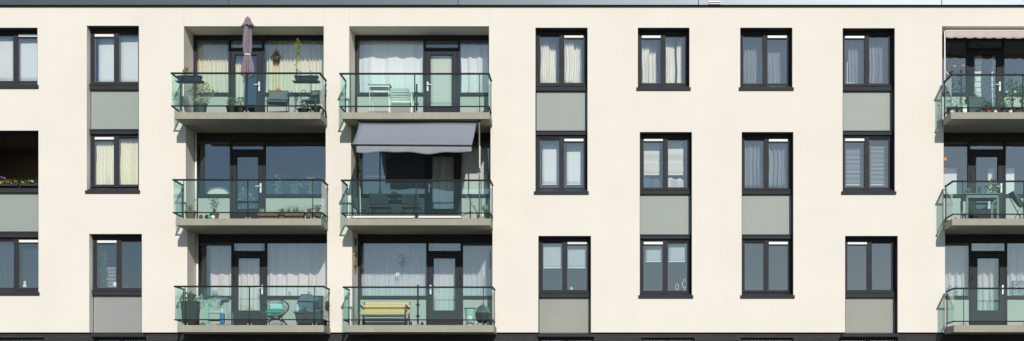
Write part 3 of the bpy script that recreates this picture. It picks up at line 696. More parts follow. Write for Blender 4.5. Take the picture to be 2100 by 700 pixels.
# parasol
def parasol():
    y = -.72; X = at(506.5, 0, y).x; Xt = at(508, 0, y).x
    t = empty('closed_parasol', (X, y, FLOOR[0]), 'closed mauve parasol tied with a pale strap on the top left balcony', 'parasol')
    Z = lambda p: at(0, p, y).z
    MB().tube([(X, y, FLOOR[0]+.05), (Xt, y, Z(38))], .014, 10).build('pole', M['rail'], t)
    MB().lathe((X, y, FLOOR[0]), [(.2, 0), (.2, .04), (.04, .07), (.03, .3)], 20).build('base', M['black'], t)
    u = 1/PPM
    prof = [(.01, 36.5), (.05, 38), (.08, 42), (.11, 47), (.15, 51), (.165, 54)]
    b = MB(); n = 48
    def ring(py, r, f, tw, cx):
        out = []
        for k in range(n):
            a = 2*math.pi*k/n; rr = r*(1+f*math.cos(6*a+tw)+f*.4*math.cos(11*a+1.3*tw))
            dz = -.035*math.cos(6*a+tw)*(1 if py > 53 and py < 58 or py > 150 else 0)
            out.append(b.bm.verts.new((cx+math.cos(a)*rr, y+math.sin(a)*rr*.85, Z(py)+dz)))
        return out
    def skin(spec):
        rs = [ring(*q) for q in spec]
        for a_, c_ in zip(rs, rs[1:]):
            for k in range(n): b.bm.faces.new((a_[k], a_[(k+1) % n], c_[(k+1) % n], c_[k]))
    skin([(50, .07, .2, .5, Xt), (60, .085, .22, .4, Xt-.01), (75, .105, .22, .8, Xt-.015), (95, .11, .25, 1.2, Xt-.02), (108, .095, .28, 1.6, Xt-.01), (113, .075, .2, 1.7, Xt-.005), (118, .09, .26, 1.9, Xt), (132, .13, .3, 2.4, Xt+.01), (146, .135, .38, 2.8, Xt+.015), (153, .125, .5, 3.1, Xt+.015), (158, .05, .2, 3.1, X)])
    b.build('canopy', M['purple'], t, smooth=True)
    b = MB()
    skin([(36.5, .04, 0, .5, Xt), (38, .065, .05, .5, Xt), (42, .08, .1, .5, Xt), (47, .10, .14, .5, Xt), (51, .135, .18, .5, Xt), (54.5, .165, .24, .5, Xt), (52, .09, .2, .5, Xt)])
    b.build('top_flap', M['purple'], t, smooth=True)
    MB().lathe((Xt-.005, y, Z(114)), [(.088, 0), (.092, .012), (.088, .03)], 20).build('strap', M['whitepl'], t)
    MB().lathe((Xt, y, Z(37)), [(.018, 0), (.02, .02), (.006, .04)], 10).build('finial', M['rail'], t)
parasol()

# chairs ------------------------------------------------------------
def sling_chair(label, px, y, floor, w=.56, top=.86, rot=0, fm='darkgrey', group='grey textile garden chairs', m='midgrey'):
    X = at(px, 0, y).x; t = empty('garden_chair', (X, y, floor), label, 'chair', group); t.rotation_euler = (0, 0, 0)
    c, s_ = math.cos(rot), math.sin(rot)
    def P(x, d, z): return (X+c*x-s_*d, y+s_*x+c*d, floor+z)
    hw = w/2
    MB().hexa([P(-hw+.03,.20,.42),P(hw-.03,.20,.42),P(hw-.03,.215,.42),P(-hw+.03,.215,.42)], [P(-hw+.04,.33,top),P(hw-.04,.33,top),P(hw-.04,.345,top),P(-hw+.04,.345,top)]).build('backrest', M[m], t)
    MB().hexa([P(-hw+.03,-.25,.42),P(hw-.03,-.25,.42),P(hw-.03,.22,.40),P(-hw+.03,.22,.40)], [P(-hw+.03,-.25,.435),P(hw-.03,-.25,.435),P(hw-.03,.22,.415),P(-hw+.03,.22,.415)]).build('seat', M[m], t)
    MB().tube([P(-hw+.02,.21,.42),P(-hw+.03,.34,top+.01),P(hw-.03,.34,top+.01),P(hw-.02,.21,.42)], .013, 6).build('back_frame', M['black'], t)
    for sx in (-1, 1):
        e = sx*hw
        MB().tube([P(e,-.25,0),P(e,-.24,.62),P(e,.26,.64)], .013, 6).build('armrest', M['black'], t)
        MB().tube([P(e,.30,0),P(e,.18,.42),P(e,.26,.64)], .013, 6).build('leg', M['black'], t)
    MB().tube([P(-hw,-.25,.40),P(hw,-.25,.40)], .012, 6).build('stretcher', M['steel'], t)
    return t
sling_chair('grey textile chair seen from the front between door and wall of the parasol balcony', 568, -.2, FLOOR[0], .58, hz(0, 187, .1)-.0, rot=.08)
sling_chair('grey textile chair at the far right end of the parasol balcony', 643, -.35, FLOOR[0], .50, hz(0, 187, 0), rot=-.25)
# figurines on the inside sills
def figurine(label, px, py, y, h_, m, name='figurine', cat='figurine', shape=0, group=None):
    p = at(px, py, y)
    pr = [[(.03,0),(.045,.2),(.03,.5),(.02,.6),(.03,.75),(.02,.95),(.005,1)], [(.03,0),(.06,.35),(.055,.6),(.02,.9),(.02,1)], [(.045,0),(.05,.1),(.012,.3),(.012,.6),(.04,.75),(.045,1)]][shape]
    o = MB().lathe(p, [(r*max(.6, h_/.14), z*h_) for r, z in pr], 12).build(name, M[m], None, smooth=True)
    return tag(o, label, cat, group)
yS = RD+.2
for px, h_, m, lab, sh in ((430,.15,'white','small white ornament left of the red one on the inside sill'),)and (): pass
for px, h_, m, lab, sh in ((429,.12,'whitepl','small white ornament, leftmost behind the left pane of the parasol balcony',0),(437,.12,'red','red ornament behind the left pane of the parasol balcony',1),(446,.09,'blue','blue ornament right of the red one behind the left pane of the parasol balcony',0),(459,.05,'potgrey','low grey dish behind the left pane near the door of the parasol balcony',1),
     (552,.14,'yellow','yellow ornament at the left end of the wide sill behind the grey chair',0),(571,.18,'orange','orange bird-shaped ornament just above the back of the grey chair',1),(598,.09,'potgrey','tiny grey ornament on the sill between the orange bird and the red ring',0)):
    figurine(lab, px, 193, yS, h_, m, shape=sh)
p = at(623, 188.5, yS)
rg = MB()
rg.tube([(p.x+.055*math.cos(a*math.pi/8), yS, p.z+.055*math.sin(a*math.pi/8)) for a in range(17)], .014, 8)
tag(rg.build('ring_ornament', M['red'], None, smooth=True), 'red ring standing on the inside sill behind the parasol balcony', 'ornament')
# tapered brown hanging lamp shape behind wide pane
p = at(567, 125, YC-.12)
lp = empty('hanging_lamp', (p.x, p.y, p.z-.0), 'brown cone lamp hanging before the cream curtain above the grey chair', 'lamp')
MB().lathe((p.x, p.y, p.z), [(.11, 0), (.09, .10), (.05, .2), (.02, .24)], 16).build('lamp_shade', mat('brown_lamp_shade', (.12, .09, .06), .7), lp, smooth=True)
MB().tube([(p.x, p.y, p.z+.24), (p.x, p.y, at(0, 78, YC).z)], .004, 5).build('cord', M['black'], lp)

# ---- middle left balcony
F1 = FLOOR[1]
plant('plant in a brown wicker basket in the left corner of the middle left balcony', 391, -.5, F1, .30, .26, .2, .16, 'leafbrown', 60, .05, 'wicker', seed=8)
def sparse(label, px, y, floor, w, h_, leaf, seed, n=90, potm='wicker'):
    return plant(label, px, y, floor, .24, .18, w, h_, leaf, n, .055, potm, 'fan', seed=seed)
sparse('small dark shrub with sparse leaves on the middle left balcony', 440, -.6, F1, .42, .42, 'leafdark', 9, 130)
def trough(label, pa, pb, y, floor, h_, m, leaf, n, lh):
    a, b = at(pa, 0, y).x, at(pb, 0, y).x; t = empty('plant_trough', ((a+b)/2, y, floor), label, 'planter', 'wicker troughs on the middle left balcony'); rnd = random.Random(int(pa))
    MB().hexa([(a+.03,y-.09,floor),(b-.03,y-.09,floor),(b-.03,y+.09,floor),(a+.03,y+.09,floor)], [(a,y-.11,floor+h_),(b,y-.11,floor+h_),(b,y+.11,floor+h_),(a,y+.11,floor+h_)]).build('trough', M[m], t)
    mb = MB(); mb.keep = True
    for k in range(n):
        c = (rnd.uniform(a+.05, b-.05), y+rnd.uniform(-.06, .06), floor+h_-.02)
        for q in range(3):
            z = rnd.uniform(.2, 1)*lh; p = Vector(c)+Vector((rnd.gauss(0,.02), rnd.gauss(0,.02), 0)); d = Vector((rnd.gauss(0,.25), rnd.gauss(0,.25), 1))*z
            mb.quad([p-Vector((.006,0,0)), p+Vector((.006,0,0)), p+d+Vector((.002,0,0)), p+d-Vector((.002,0,0))])
    mb.build('foliage', M[leaf], t)
trough('long brown wicker trough right of the door on the middle left balcony', 529, 573, -.7, F1, .20, 'wicker', 'leafdry', 24, .14)
trough('long brown wicker trough with grass blades further right on the middle left balcony', 584, 625, -.7, F1, .21, 'wicker', 'leafdark', 26, .24)
sparse('rust-coloured dried plant between the two wicker troughs', 578, -.75, F1, .18, .12, 'leafbrown', 12, 80)
sparse('rust-coloured dried plant at the right end of the middle left balcony', 651, -.7, F1, .34, .22, 'leafbrown', 13, 110)
sparse('dried brown plant right of the second wicker trough', 635, -.66, F1, .2, .14, 'leafbrown', 14, 70)
for px, py, m, lab in ((424,446,'black','black stone beside the small dark shrub'),(430,445,'green','green glazed ball beside the small dark shrub'),(412,447,'potgrey','grey pebble right of the corner basket'),(437,447,'whitepl','white pebble in front of the small dark shrub')):
    p = at(px, py, -.85); tag(MB().lathe((p.x, -.85, F1), [(.02,0),(.05,.03),(.055,.07),(.03,.11),(.005,.12)], 12).build('garden_stone', M[m], None, smooth=True), lab, 'stone')
yI = RD+.5; zI = at(0, 430, yI).z
def indoor(label, px, py0, w, hpx, leaf, seed, n=200, size=.09, shape='bush'):
    p = at(px, py0, yI); t = plant(label, px, yI, F1 if py0 > 400 else p.z-.2, .26, .22, w, hpx/PPM, leaf, n, size, 'potgrey', shape, seed=seed, name='indoor_plant', group=None); return t
indoor('leafy indoor plant seen through the door of the middle left balcony', 505, 425, .65, 70, 'leafpale', 21, 230, .09)
indoor('indoor plant, left one behind the wide pane of the middle left balcony', 570, 396, .5, 36, 'leafpale', 22, 90, .09, 'fan')
indoor('indoor plant, middle one behind the wide pane of the middle left balcony', 605, 396, .7, 24, 'leafpale', 23, 130, .08, 'fan')
indoor('tall thin indoor plant, rightmost behind the wide pane of the middle left balcony', 638, 396, .5, 38, 'leafpale', 24, 110, .08, 'fan')
p = at(447, 398, RD+.3)
am = empty('armchair', (p.x, p.y+.3, F1), 'cream armchair with an orange-brown rim behind the left pane of the middle left balcony', 'chair')
arc = [(p.x+.30*math.cos(a*math.pi/12), p.y, p.z+.17*math.sin(a*math.pi/12)) for a in range(13)]
MB().tube([(q[0]*1.0, q[1]-.01, q[2]) for q in arc], .02, 8).build('rim', mat('orange_brown_rim', (.42, .24, .12), .6), am, smooth=True)
m = MB(); vs = [m.bm.verts.new(q) for q in arc]; m.bm.faces.new(vs); r_ = bmesh.ops.extrude_face_region(m.bm, geom=m.bm.faces[:]); bmesh.ops.translate(m.bm, vec=(0,.25,0), verts=[v for v in r_['geom'] if isinstance(v, bmesh.types.BMVert)])
m.build('backrest', M['creamw'], am)
MB().box(p.x-.29, p.x+.29, p.y, p.y+.6, F1+.05, p.z).build('body', M['creamw'], am, bevel=.03)

# ---- bottom left balcony
F2 = FLOOR[2]
plant('bright green herb in a tall square black planter on the bottom left balcony', 391, -.55, F2, .43, .66, .40, .24, 'leaf', 230, .07, 'black', square=True, seed=31)
p = at(424, 0, -.7)
MBg = MB().box(at(417, 0, -.7).x, at(432.5, 0, -.7).x, -.705, -.695, F2, F2+1.02)
tag(MBg.build('glass_sheet', M['bglass'], None), 'narrow green glass sheet standing upright beside the black square planter', 'glass sheet')
# clothes rack / cart
def cart():
    y = -.35; X = at(455, 0, y).x; t = empty('utility_cart', (X, y, F2), 'white metal cart piled with tools, cloths and a bag on the bottom left balcony', 'cart')
    Z = lambda p: at(0, p, y).z
    x0, x1 = at(428, 0, y).x, at(466, 0, y).x
    for xx, rr, mm, pt in ((x0, .008, 'steel', 625), (x1-.13, .016, 'white', 611), (x1, .008, 'steel', 620)):
        MB().tube([(xx, y, F2), (xx, y, Z(pt))], rr, 6).build('leg', M[mm], t)
    MB().box(x0, x1-.13, y-.15, y+.2, Z(642), Z(640.5)).build('shelf', M['white'], t)
    MB().box(x0, x1-.13, y-.15, y+.2, Z(658), Z(656)).build('shelf', M['potgrey'], t)
    return t
cart()
def blob(name, label, cat, px, py, y, w, h_, d, m, seed, group=None, parent=None, amp=.25):
    p = at(px, py, y); rnd = random.Random(seed); ph = [rnd.uniform(0, 6) for _ in range(6)]
    mb = MB()
    def f(u, v):
        a = 2*math.pi*u; b = math.pi*v
        k = 1+amp*(math.sin(3*a+ph[0]+2*b)*.4+math.sin(5*a+ph[1]-3*b)*.3+math.sin(2*b+ph[2]+a)*.3)*math.sin(b)
        return (p.x+w/2*math.sin(b)*math.cos(a)*k, p.y+d/2*math.sin(b)*math.sin(a)*k, p.z+h_/2+h_/2*math.cos(b))
    mb.sheet(f, 24, 12); bmesh.ops.remove_doubles(mb.bm, verts=mb.bm.verts[:], dist=1e-4)
    o = mb.build(name, M[m], parent, smooth=True)
    if label: tag(o, label, cat, group)
    return o
blob('plastic_bag', 'crumpled clear plastic bag hanging left of the white cart', 'bag', 411, 634, -.35, .24, .36, .2, 'bag', 3, amp=.6)
blob('plastic_bag', 'crumpled clear plastic bag on top of the white cart', 'bag', 445, 634, -.4, .40, .34, .25, 'bag', 4, amp=.7)
blob('cloth_bundle', 'blue cloth bundle hanging at the right of the white cart', 'cloth', 451, 627, -.45, .12, .10, .12, 'blue', 5)
blob('cloth_bundle', 'black and white bundle on top of the white cart', 'cloth', 461, 621, -.45, .24, .09, .2, 'potgrey', 6)
blob('cloth_bundle', 'white rolled cloth above the black and white bundle on the cart', 'cloth', 462, 615, -.4, .16, .07, .1, 'whitepl', 16)
tag(MB().pbox(450, 460, 643, 664, -.5, -.4).build('blue_sack', M['blue'], None, bevel=.02), 'blue sack standing at the foot of the white cart', 'sack')
tg = MB(); a0 = at(470, 665, -.3); tg.tube([(a0.x, -.3, F2), (a0.x, -.3, at(0, 642, -.3).z), (a0.x+.05, -.3, at(0, 639, -.3).z), (a0.x+.1, -.3, at(0, 642, -.3).z), (a0.x+.1, -.3, F2)], .011, 6)
tag(tg.build('folded_steel_frame', M['steel'], None), 'thin bent steel frame standing right of the white cart', 'frame')
figurine('violet bottle on the inside sill of the bottom left balcony', 438, 606, yS, .15, 'violet', 'bottle', 'bottle', 0)
figurine('second violet bottle close beside the first, above the white cart', 443.5, 606, yS, .14, 'violet', 'bottle', 'bottle', 0)
figurine('small yellow candle at the left end of the inside sill, bottom left balcony', 413, 608, yS, .07, 'yellow', 'candle', 'candle', 0)
figurine('grey candle holder on the sill above the round rattan chair', 594, 607, yS, .12, 'steel', 'candle_holder', 'candle holder', 2)
figurine('grey candle holder on the sill above the covered armchair', 633, 607, yS, .12, 'steel', 'candle_holder', 'candle holder', 2)
# round rattan chair
def papasan():
    y = -.25; c = at(563, 632, y); t = empty('round_rattan_chair', (c.x, y, F2), 'round grey rattan chair with two aqua cushions', 'chair')
    R = .385; n = 40
    def P(a, k=1, d=0): # tilted bowl
        x = R*k*math.cos(a); v = R*k*math.sin(a)
        return (c.x+x, y+.26*v/R*.9-.22*(1-k*k)*-1+d, c.z+v*.64-.24*(1-k*k)*1.0)
    MB().tube([P(2*math.pi*k/n) for k in range(n+1)], .02, 8).build('rim', M['rattan'], t, smooth=True)
    m = MB()
    for k in range(n):
        a = 2*math.pi*k/n; m.tube([P(a, q) for q in (1, .8, .6, .35, .12)], .005, 4)
    for q in (.8, .6, .35): m.tube([P(2*math.pi*k/n, q) for k in range(n+1)], .005, 4)
    m.build('woven_seat', M['rattan'], t)
    for dx, dy in ((-.22, -.1), (.22, -.1), (-.2, .25), (.26, .25)):
        MB().tube([(c.x+dx*.5, y+dy*.5, c.z-.2), (c.x+dx*1.2, y+dy*1.2, F2)], .012, 6).build('leg', M['rattan'], t)
    return c
c = papasan()
def cushion(label, px, py, y, w, h_, d, m, rx, rz, ry=0):
    p = at(px, py, y); mb = MB()
    for sgn in (1, -1):
        mb.sheet(lambda u, v: ((u-.5)*w*(1-.08*math.sin(math.pi*v)), sgn*d/2*(max(0, 16*u*(1-u)*v*(1-v)))**.45, (v-.5)*h_*(1-.08*math.sin(math.pi*u))), 14, 14)
    bmesh.ops.remove_doubles(mb.bm, verts=mb.bm.verts[:], dist=1e-4)
    R_ = Matrix.Rotation(rz, 4, 'Z') @ Matrix.Rotation(ry, 4, 'Y') @ Matrix.Rotation(rx, 4, 'X')
    for v in mb.bm.verts: v.co = R_ @ v.co + p
    tag(mb.build('cushion', M[m], None, smooth=True), label, 'cushion', 'cushions on the round rattan chair')
cushion('plain pale aqua cushion upright in the round rattan chair', 566, 629, -.22, .40, .24, .12, 'paleteal', -.3, .1, -.12)
cushion('patterned teal cushion lying flat in the front of the round rattan chair', 563, 638.5, -.42, .5, .26, .12, 'teal', -1.25, 0)
# covered armchair
ch = empty('covered_armchair', (at(640, 0, -.2).x, -.2, F2), 'grey armchair under a slack blue grey cover at the right of the bottom left balcony', 'chair')
X = at(640, 0, -.2).x
MB().hexa([(X-.36,-.5,F2+.05),(X+.3,-.5,F2+.05),(X+.3,.3,F2+.05),(X-.36,.3,F2+.05)], [(X-.42,-.55,F2+.42),(X+.3,-.55,F2+.42),(X+.3,.3,F2+.45),(X-.42,.3,F2+.45)]).build('body', M['darkgrey'], ch, bevel=.04)
mb = MB()
mb.sheet(lambda u, v: (X-.34+.70*u+.10*math.sin(math.pi*v)*(u-.5), -.05-.5*(1-v)+.03*math.sin(9*u+4*v), F2+.40+v*.50*(1-.35*u**1.5)+.03*math.sin(8*u+5*v)), 20, 14)
mb.build('cover', M['bluegrey'], ch, smooth=True, solid=.03)
mb = MB(); mb.sheet(lambda u, v: (X-.34+.70*u, -.05+.3*v, F2+.90-.5*.35*u**1.5-.45*v**2), 20, 10); mb.build('cover_back', M['bluegrey'], ch, smooth=True, solid=.03)
for dx in (-.12, .14):
    MB().box(X+dx-.035, X+dx+.035, -.58, -.56, F2+.2, F2+.5).build('armrest_slot', M['black'], ch, bevel=.008)
blob('cushion', 'dark grey cushion heaped against the right end glass beside the covered armchair', 'cushion', 661, 642, -.4, .42, .38, .3, 'darkgrey', 9)
sm = MB(); a0 = at(610, 0, -.5).x; sm.box(a0-.1, a0+.16, -.6, -.4, at(0, 642, -.5).z, at(0, 640, -.5).z); sm.tube([(a0, -.5, F2), (a0, -.5, at(0, 641, -.5).z)], .015, 8)
tag(sm.build('side_table', M['potgrey'], None), 'small grey side table left of the covered armchair', 'table')
p = at(610, 640, -.5); bt = empty('lantern', (p.x, p.y, p.z), 'pale green lantern on the small grey side table', 'lantern')
MB().lathe(p, [(.05, 0), (.055, .02), (.05, .12), (.02, .15), (.02, .17)], 12).build('body', M['paleteal'], bt, smooth=True)
MB().lathe((p.x, p.y, p.z+.17), [(.025, 0), (.01, .03)], 10).build('cap', M['white'], bt)

# ---- second column, top balcony
F0 = FLOOR[0]
def side_table_fold():
    y = -.1; X0, X1 = at(758, 0, y).x, at(804, 0, y).x; zt = at(0, 179, y).z; X = (X0+X1)/2
    t = empty('folding_table', (X, y, F0), 'small grey folding table with thin pale legs left of the white slatted chair', 'table')
    MB().box(X0, X1, y-.33, y+.15, zt-.02, zt).build('tabletop', M['potgrey'], t, bevel=.005)
    MB().box(X0+.02, X1-.02, y-.31, y+.13, zt-.06, zt-.022).build('apron', M['white'], t)
    for sx, yy in ((X0+.04, -.38), (X0+.06, .0), (X1-.06, -.38), (X1-.03, .0)):
        MB().tube([(sx, yy, zt-.03), (sx+.02, yy, F0)], .009, 6).build('leg', M['white'], t)
side_table_fold()
def plastic_chair():
    y = -.55; X = at(821, 0, y).x; t = empty('slatted_plastic_chair', (X, y, F0), 'white slatted plastic garden chair seen from behind', 'chair')
    zt = at(0, 181, -.6).z; z0 = F0+.38; n = 6
    yb, yt = -.42, -.66
    def q(k): return yb+(yt-yb)*k
    hw0, hw1 = .27, .235
    for k in range(n):
        a, b = k/n, (k+.76)/n
        za, zb_ = z0+(zt-z0)*a, z0+(zt-z0)*b
        wa, wb = hw0+(hw1-hw0)*a, hw0+(hw1-hw0)*b
        m = MB()
        def slat(u, v):
            ww = wa+(wb-wa)*v; xx = (2*u-1)*ww
            return (X+xx, q(a+(b-a)*v)-.04*(1-(2*u-1)**2)*-1, za+(zb_-za)*v+(.03*(1-(2*u-1)**4) if k == n-1 and v > .5 else 0))
        m.sheet(slat, 12, 3); m.build('back_slat', M['whitepl'], t, smooth=True, solid=.014)
    for sx in (-1, 1):
        MB().bar((X+sx*hw0, q(0), z0), (X+sx*hw1, q(1), zt-.02), .035, .03).build('back_frame', M['whitepl'], t, bevel=.005)
        MB().hexa([(X+sx*.26,-.45,F0+.60),(X+sx*.33,-.45,F0+.60),(X+sx*.33,.0,F0+.62),(X+sx*.26,.0,F0+.62)], [(X+sx*.26,-.45,F0+.63),(X+sx*.33,-.45,F0+.63),(X+sx*.33,.0,F0+.65),(X+sx*.26,.0,F0+.65)]).build('armrest', M['whitepl'], t, bevel=.006)
        MB().bar((X+sx*.29, -.40, F0+.6), (X+sx*.31, -.55, F0), .04, .035).build('leg', M['whitepl'], t, bevel=.005)
        MB().bar((X+sx*.29, -.02, F0+.62), (X+sx*.31, .05, F0), .04, .035).build('leg', M['whitepl'], t, bevel=.005)
    MB().box(X-.26, X+.26, -.46, .02, F0+.36, F0+.40).build('seat', M['whitepl'], t, bevel=.01)
    for k in range(5): MB().box(X-.25, X+.25, -.50, -.48, F0+.10+k*.05, F0+.14+k*.05).build('rear_slat', M['galv'], t)
plastic_chair()
def pole_holder(label, px, py0, i, y=-.85, lean=0):
    X = at(px, 0, y).x; t = empty('parasol_holder', (X, y, FLOOR[i]), label, 'parasol holder', 'parasol holders clamped behind the glass')
    MB().tube([(X, y, FLOOR[i]+.06), (X+lean, y, at(0, py0, y).z)], .024, 10).build('tube', M['darkgrey'], t, smooth=True)
    for pz in (.22, .52):
        MB().box(X-.05, X+.05, y-.04, y+.035, FLOOR[i]+pz, FLOOR[i]+pz+.05).build('clamp', M['black'], t, bevel=.01)
pole_holder('dark parasol holder tube with two clamps right of the white slatted chair', 854.5, 173, 0)
pole_holder('dark parasol holder tube at the right of the wooden bench', 857, 584, 2)

# ---- second column, middle balcony: awning
def drop_awning():
    ya, yb = -.80, -2.0
    tl, tr = at(737, 252.5, ya), at(977, 252.5, ya); bl, br = at(721, 297, yb), at(967, 298.5, yb)
    t = empty('drop_awning', ((tl.x+tr.x)/2, ya, F1), 'extended lavender grey awning with a wavy valance over the middle balcony', 'awning')
    def f(u, v):
        a = tl.lerp(tr, u); b = bl.lerp(br, u); p = a.lerp(b, v); p.z -= .05*math.sin(math.pi*v)+.008*math.sin(6*u+2*v); return p
    MB().sheet(f, 24, 10).build('cloth', M['awning'], t, smooth=True, solid=.004)
    MB().tube([bl+Vector((-.02,0,-.005)), br+Vector((.02,0,-.005))], .022, 8).build('front_bar', M['black'], t)
    MB().sheet(lambda u, v: (bl.x+.12+(br.x-bl.x-.12)*u, yb+.01+.012*math.sin(30*u)*v, bl.z-.035-(.145+.022*math.sin(11*u+1)+.015*math.sin(23*u))*v-.02*math.sin(3*u)*v+(br.z-bl.z)*u), 60, 4).build('valance', M['awning'], t, smooth=True, solid=.003)
    MB().tube([tl+Vector((-.05,0,.03)), tr+Vector((.08,0,.03))], .025, 8).build('roller_tube', M['black'], t)
    for px, pxa in ((737, 721), (983, 968)):
        X = at(px, 0, ya).x
        MB().tube([(X, ya, F1), (X, ya, SOFF[0])], .019, 10).build('clamp_pole', M['galv'], t, smooth=True)
        k = at(px+2, 352, ya); e = bl if px < 800 else br
        MB().tube([k, e+Vector((0, .0, -.02))], .009, 6).build('arm', M['black'], t)
        MB().box(X-.035, X+.035, ya-.03, ya+.03, k.z-.02, k.z+.02).build('joint', M['black'], t)
        MB().box(X-.04, X+.04, ya-.04, ya+.04, SOFF[0]-.06, SOFF[0]-.003).build('top_foot', M['black'], t)
    X = at(983, 0, ya).x
    MB().tube([(X+.015, ya-.03, at(0, 300, ya).z), (X+.015, ya-.035, at(0, 345, ya).z)], .016, 8).build('winch_grip', M['white'], t)
drop_awning()
def padded_chair(label, pa, pb, y, ptop):
    a, b = at(pa, 0, y).x, at(pb, 0, y).x; X = (a+b)/2; zt = at(0, ptop, y).z; zs = F1+.42
    t = empty('dining_chair', (X, y+.2, F1), label, 'chair', 'dark chairs behind the middle balcony glass')
    MB().hexa([(a,y,zs),(b,y,zs),(b,y+.05,zs),(a,y+.05,zs)], [(a+.02,y-.06,zt),(b-.02,y-.06,zt),(b-.02,y-.01,zt),(a+.02,y-.01,zt)]).build('backrest', M['black'], t, bevel=.03)
    MB().box(a, b, y, y+.45, zs-.06, zs-.005).build('seat', M['black'], t, bevel=.02)
    for xx in (a+.02, b-.02):
        for yy in (y+.02, y+.43): MB().tube([(xx, yy, zs-.06), (xx, yy, F1)], .013, 6).build('leg', M['black'], t)
padded_chair('dark padded chair, left of the two behind the glass under the lavender awning', 756, 797, -.6, 397)
padded_chair('dark padded chair, right of the two behind the glass under the lavender awning', 822, 860, -.6, 398)
tb = empty('garden_table', (at(810, 0, 0).x, 0, F1), 'dark table between and behind the two padded chairs', 'table')
zt = at(0, 412, 0).z; MB().box(at(760, 0, 0).x, at(856, 0, 0).x, -.1, .4, zt-.03, zt).build('tabletop', M['black'], tb)
for xx in (at(766, 0, 0).x, at(850, 0, 0).x):
    for yy in (-.05, .35): MB().tube([(xx, yy, F1), (xx, yy, zt-.03)], .018, 6).build('leg', M['black'], tb)
plant('dim plant in a bowl on the table between the two padded chairs', 808, 0, zt, .2, .1, .3, .15, 'leafdark', 90, .05, 'potgrey', seed=41)
for a, b, lab in ((711, 851, 'long white board lying behind the lower rail, left half of the awning balcony'), (858, 946, 'white board lying behind the lower rail, right half of the awning balcony')):
    y = -.87; tag(MB().box(at(a, 0, y).x, at(b, 0, y).x, y-.012, y+.012, at(0, 447, y).z, at(0, 440.5, y).z).build('board', M['white'], None, bevel=.003), lab, 'board')
y = -.7
for px, p0, lab in ((738.5, 384, 'thin white stick leaning upright behind the glass left under the awning'), (727, 428, 'short white stick in the left corner under the awning'), (731, 430, 'short white stick beside the shortest one, left corner under the awning')):
    X = at(px, 0, y).x; tag(MB().tube([(X+.02, y, F1), (X-.02*(p0 > 400), y, at(0, p0, y).z)], .009, 6).build('stick', M['white'], None), lab, 'stick')
dn = at(752, 0, -.4).x
tag(MB().hexa([(dn-.26,-.5,F1+.3),(dn-.06,-.5,F1+.3),(dn-.06,-.2,F1+.3),(dn-.26,-.2,F1+.3)], [(dn-.38,-.5,F1+.68),(dn-.20,-.5,F1+.62),(dn-.20,-.2,F1+.62),(dn-.38,-.2,F1+.68)]).build('folded_recliner', M['darkgrey'], None, bevel=.02), 'folded dark seat tilted in the left corner under the awning', 'chair')
# twisted twigs
tw = MB(); rnd = random.Random(5); y = -.5; X = at(985, 0, y).x
for k in range(7):
    s_ = -1 if k < 4 else 1; pts = []; x0 = X; z0 = F1+.1; L_ = rnd.uniform(.4, .85)
    for q in range(8): pts.append((x0+s_*L_*.6*q/7+.035*math.sin(q*1.9+k), y+rnd.uniform(-.06, .06), z0+L_*q/7*rnd.uniform(.85, 1.05)))
    tw.tube(pts, [.011-.001*q for q in range(8)], 5)
tt = empty('twisted_twigs', (X, y, F1), 'twisted bare twigs in a pale pot under the awning at the right', 'plant')
tw.build('twigs', mat('pale_twig', (.42, .36, .27), .8), tt)
MB().lathe((X, y, F1), [(.08, 0), (.11, .2), (.1, .22)], 14).build('pot', M['whitepl'], tt, smooth=True)
blob('garden_ball', 'pale green ball beside the twisted twigs', 'ball', 995, 434, -.6, .18, .18, .18, 'leafpale', 8, amp=.05)
# half window screen behind left pane
tag(MB().pbox(780.5, 783, 300, 400, YC-.1, YC-.06).build('lamp_pole', M['black'], None), 'dark vertical pole inside the left pane under the awning', 'pole')
blind('pale blind in the left pane under the awning', 745, 792, 312, 400, YC+.1, M['paleblue'])
curtain('beige curtain behind the door under the lavender awning', 880, 935, 300, 440, YC, M['creamw'], .2, .02)
figurine('brass bowl on the inside sill above the left padded chair', 801, 398, yS, .09, 'orange', 'bowl', 'bowl', 1)

# ---- second column, bottom balcony: bench, bin, grill
def bench():
    y = -.35; a, b = at(741, 0, y).x, at(838, 0, y).x; X = (a+b)/2
    t = empty('garden_bench', (X, y, F2), 'yellow wooden slatted bench with dark cast arms on the bottom balcony', 'bench')
    Z = lambda p: at(0, p, -.35).z
    zt, zs = Z(617), Z(640)
    for k in range(4):
        z1 = zt-(zt-zs)*k/4; z0 = z1-(zt-zs)/4+.015; yy = .12-.06*k
        m = MB().hexa([(a,yy-.02,z0),(b,yy-.02,z0),(b,yy+.015,z0),(a,yy+.015,z0)], [(a,yy+.02,z1),(b,yy+.02,z1),(b,yy+.055,z1),(a,yy+.055,z1)])
        m.build('back_slat', M['wood'], t, bevel=.006)
    for k in range(4):
        yy = -.62+.14*k; zz = zs-.085+.016*k
        MB().box(a-.02, b+.01, yy, yy+.11, zz, zz+.035).build('seat_slat', M['wood'], t, bevel=.006)
    for xx in (a-.01, b-.05):
        MB().tube([(xx, -.6, F2), (xx, -.62, zs-.12), (xx, -.60, zs+.10), (xx, -.5, zs+.16), (xx, -.2, zs+.14), (xx, -.02, zs+.12)], .024, 8).build('armrest', M['darkgrey'], t, smooth=True)
        MB().tube([(xx+.02, -.05, zs-.1), (xx+.02, .1, F2)], .024, 8).build('leg', M['darkgrey'], t, smooth=True)
        MB().tube([(xx+.02, -.08, zs-.12), (xx+.02, .15, zt)], .02, 8).build('back_support', M['darkgrey'], t, smooth=True)
    MB().box(a+.04, b-.06, -.6, -.57, zs-.16, zs-.10).build('apron', M['darkgrey'], t)
bench()
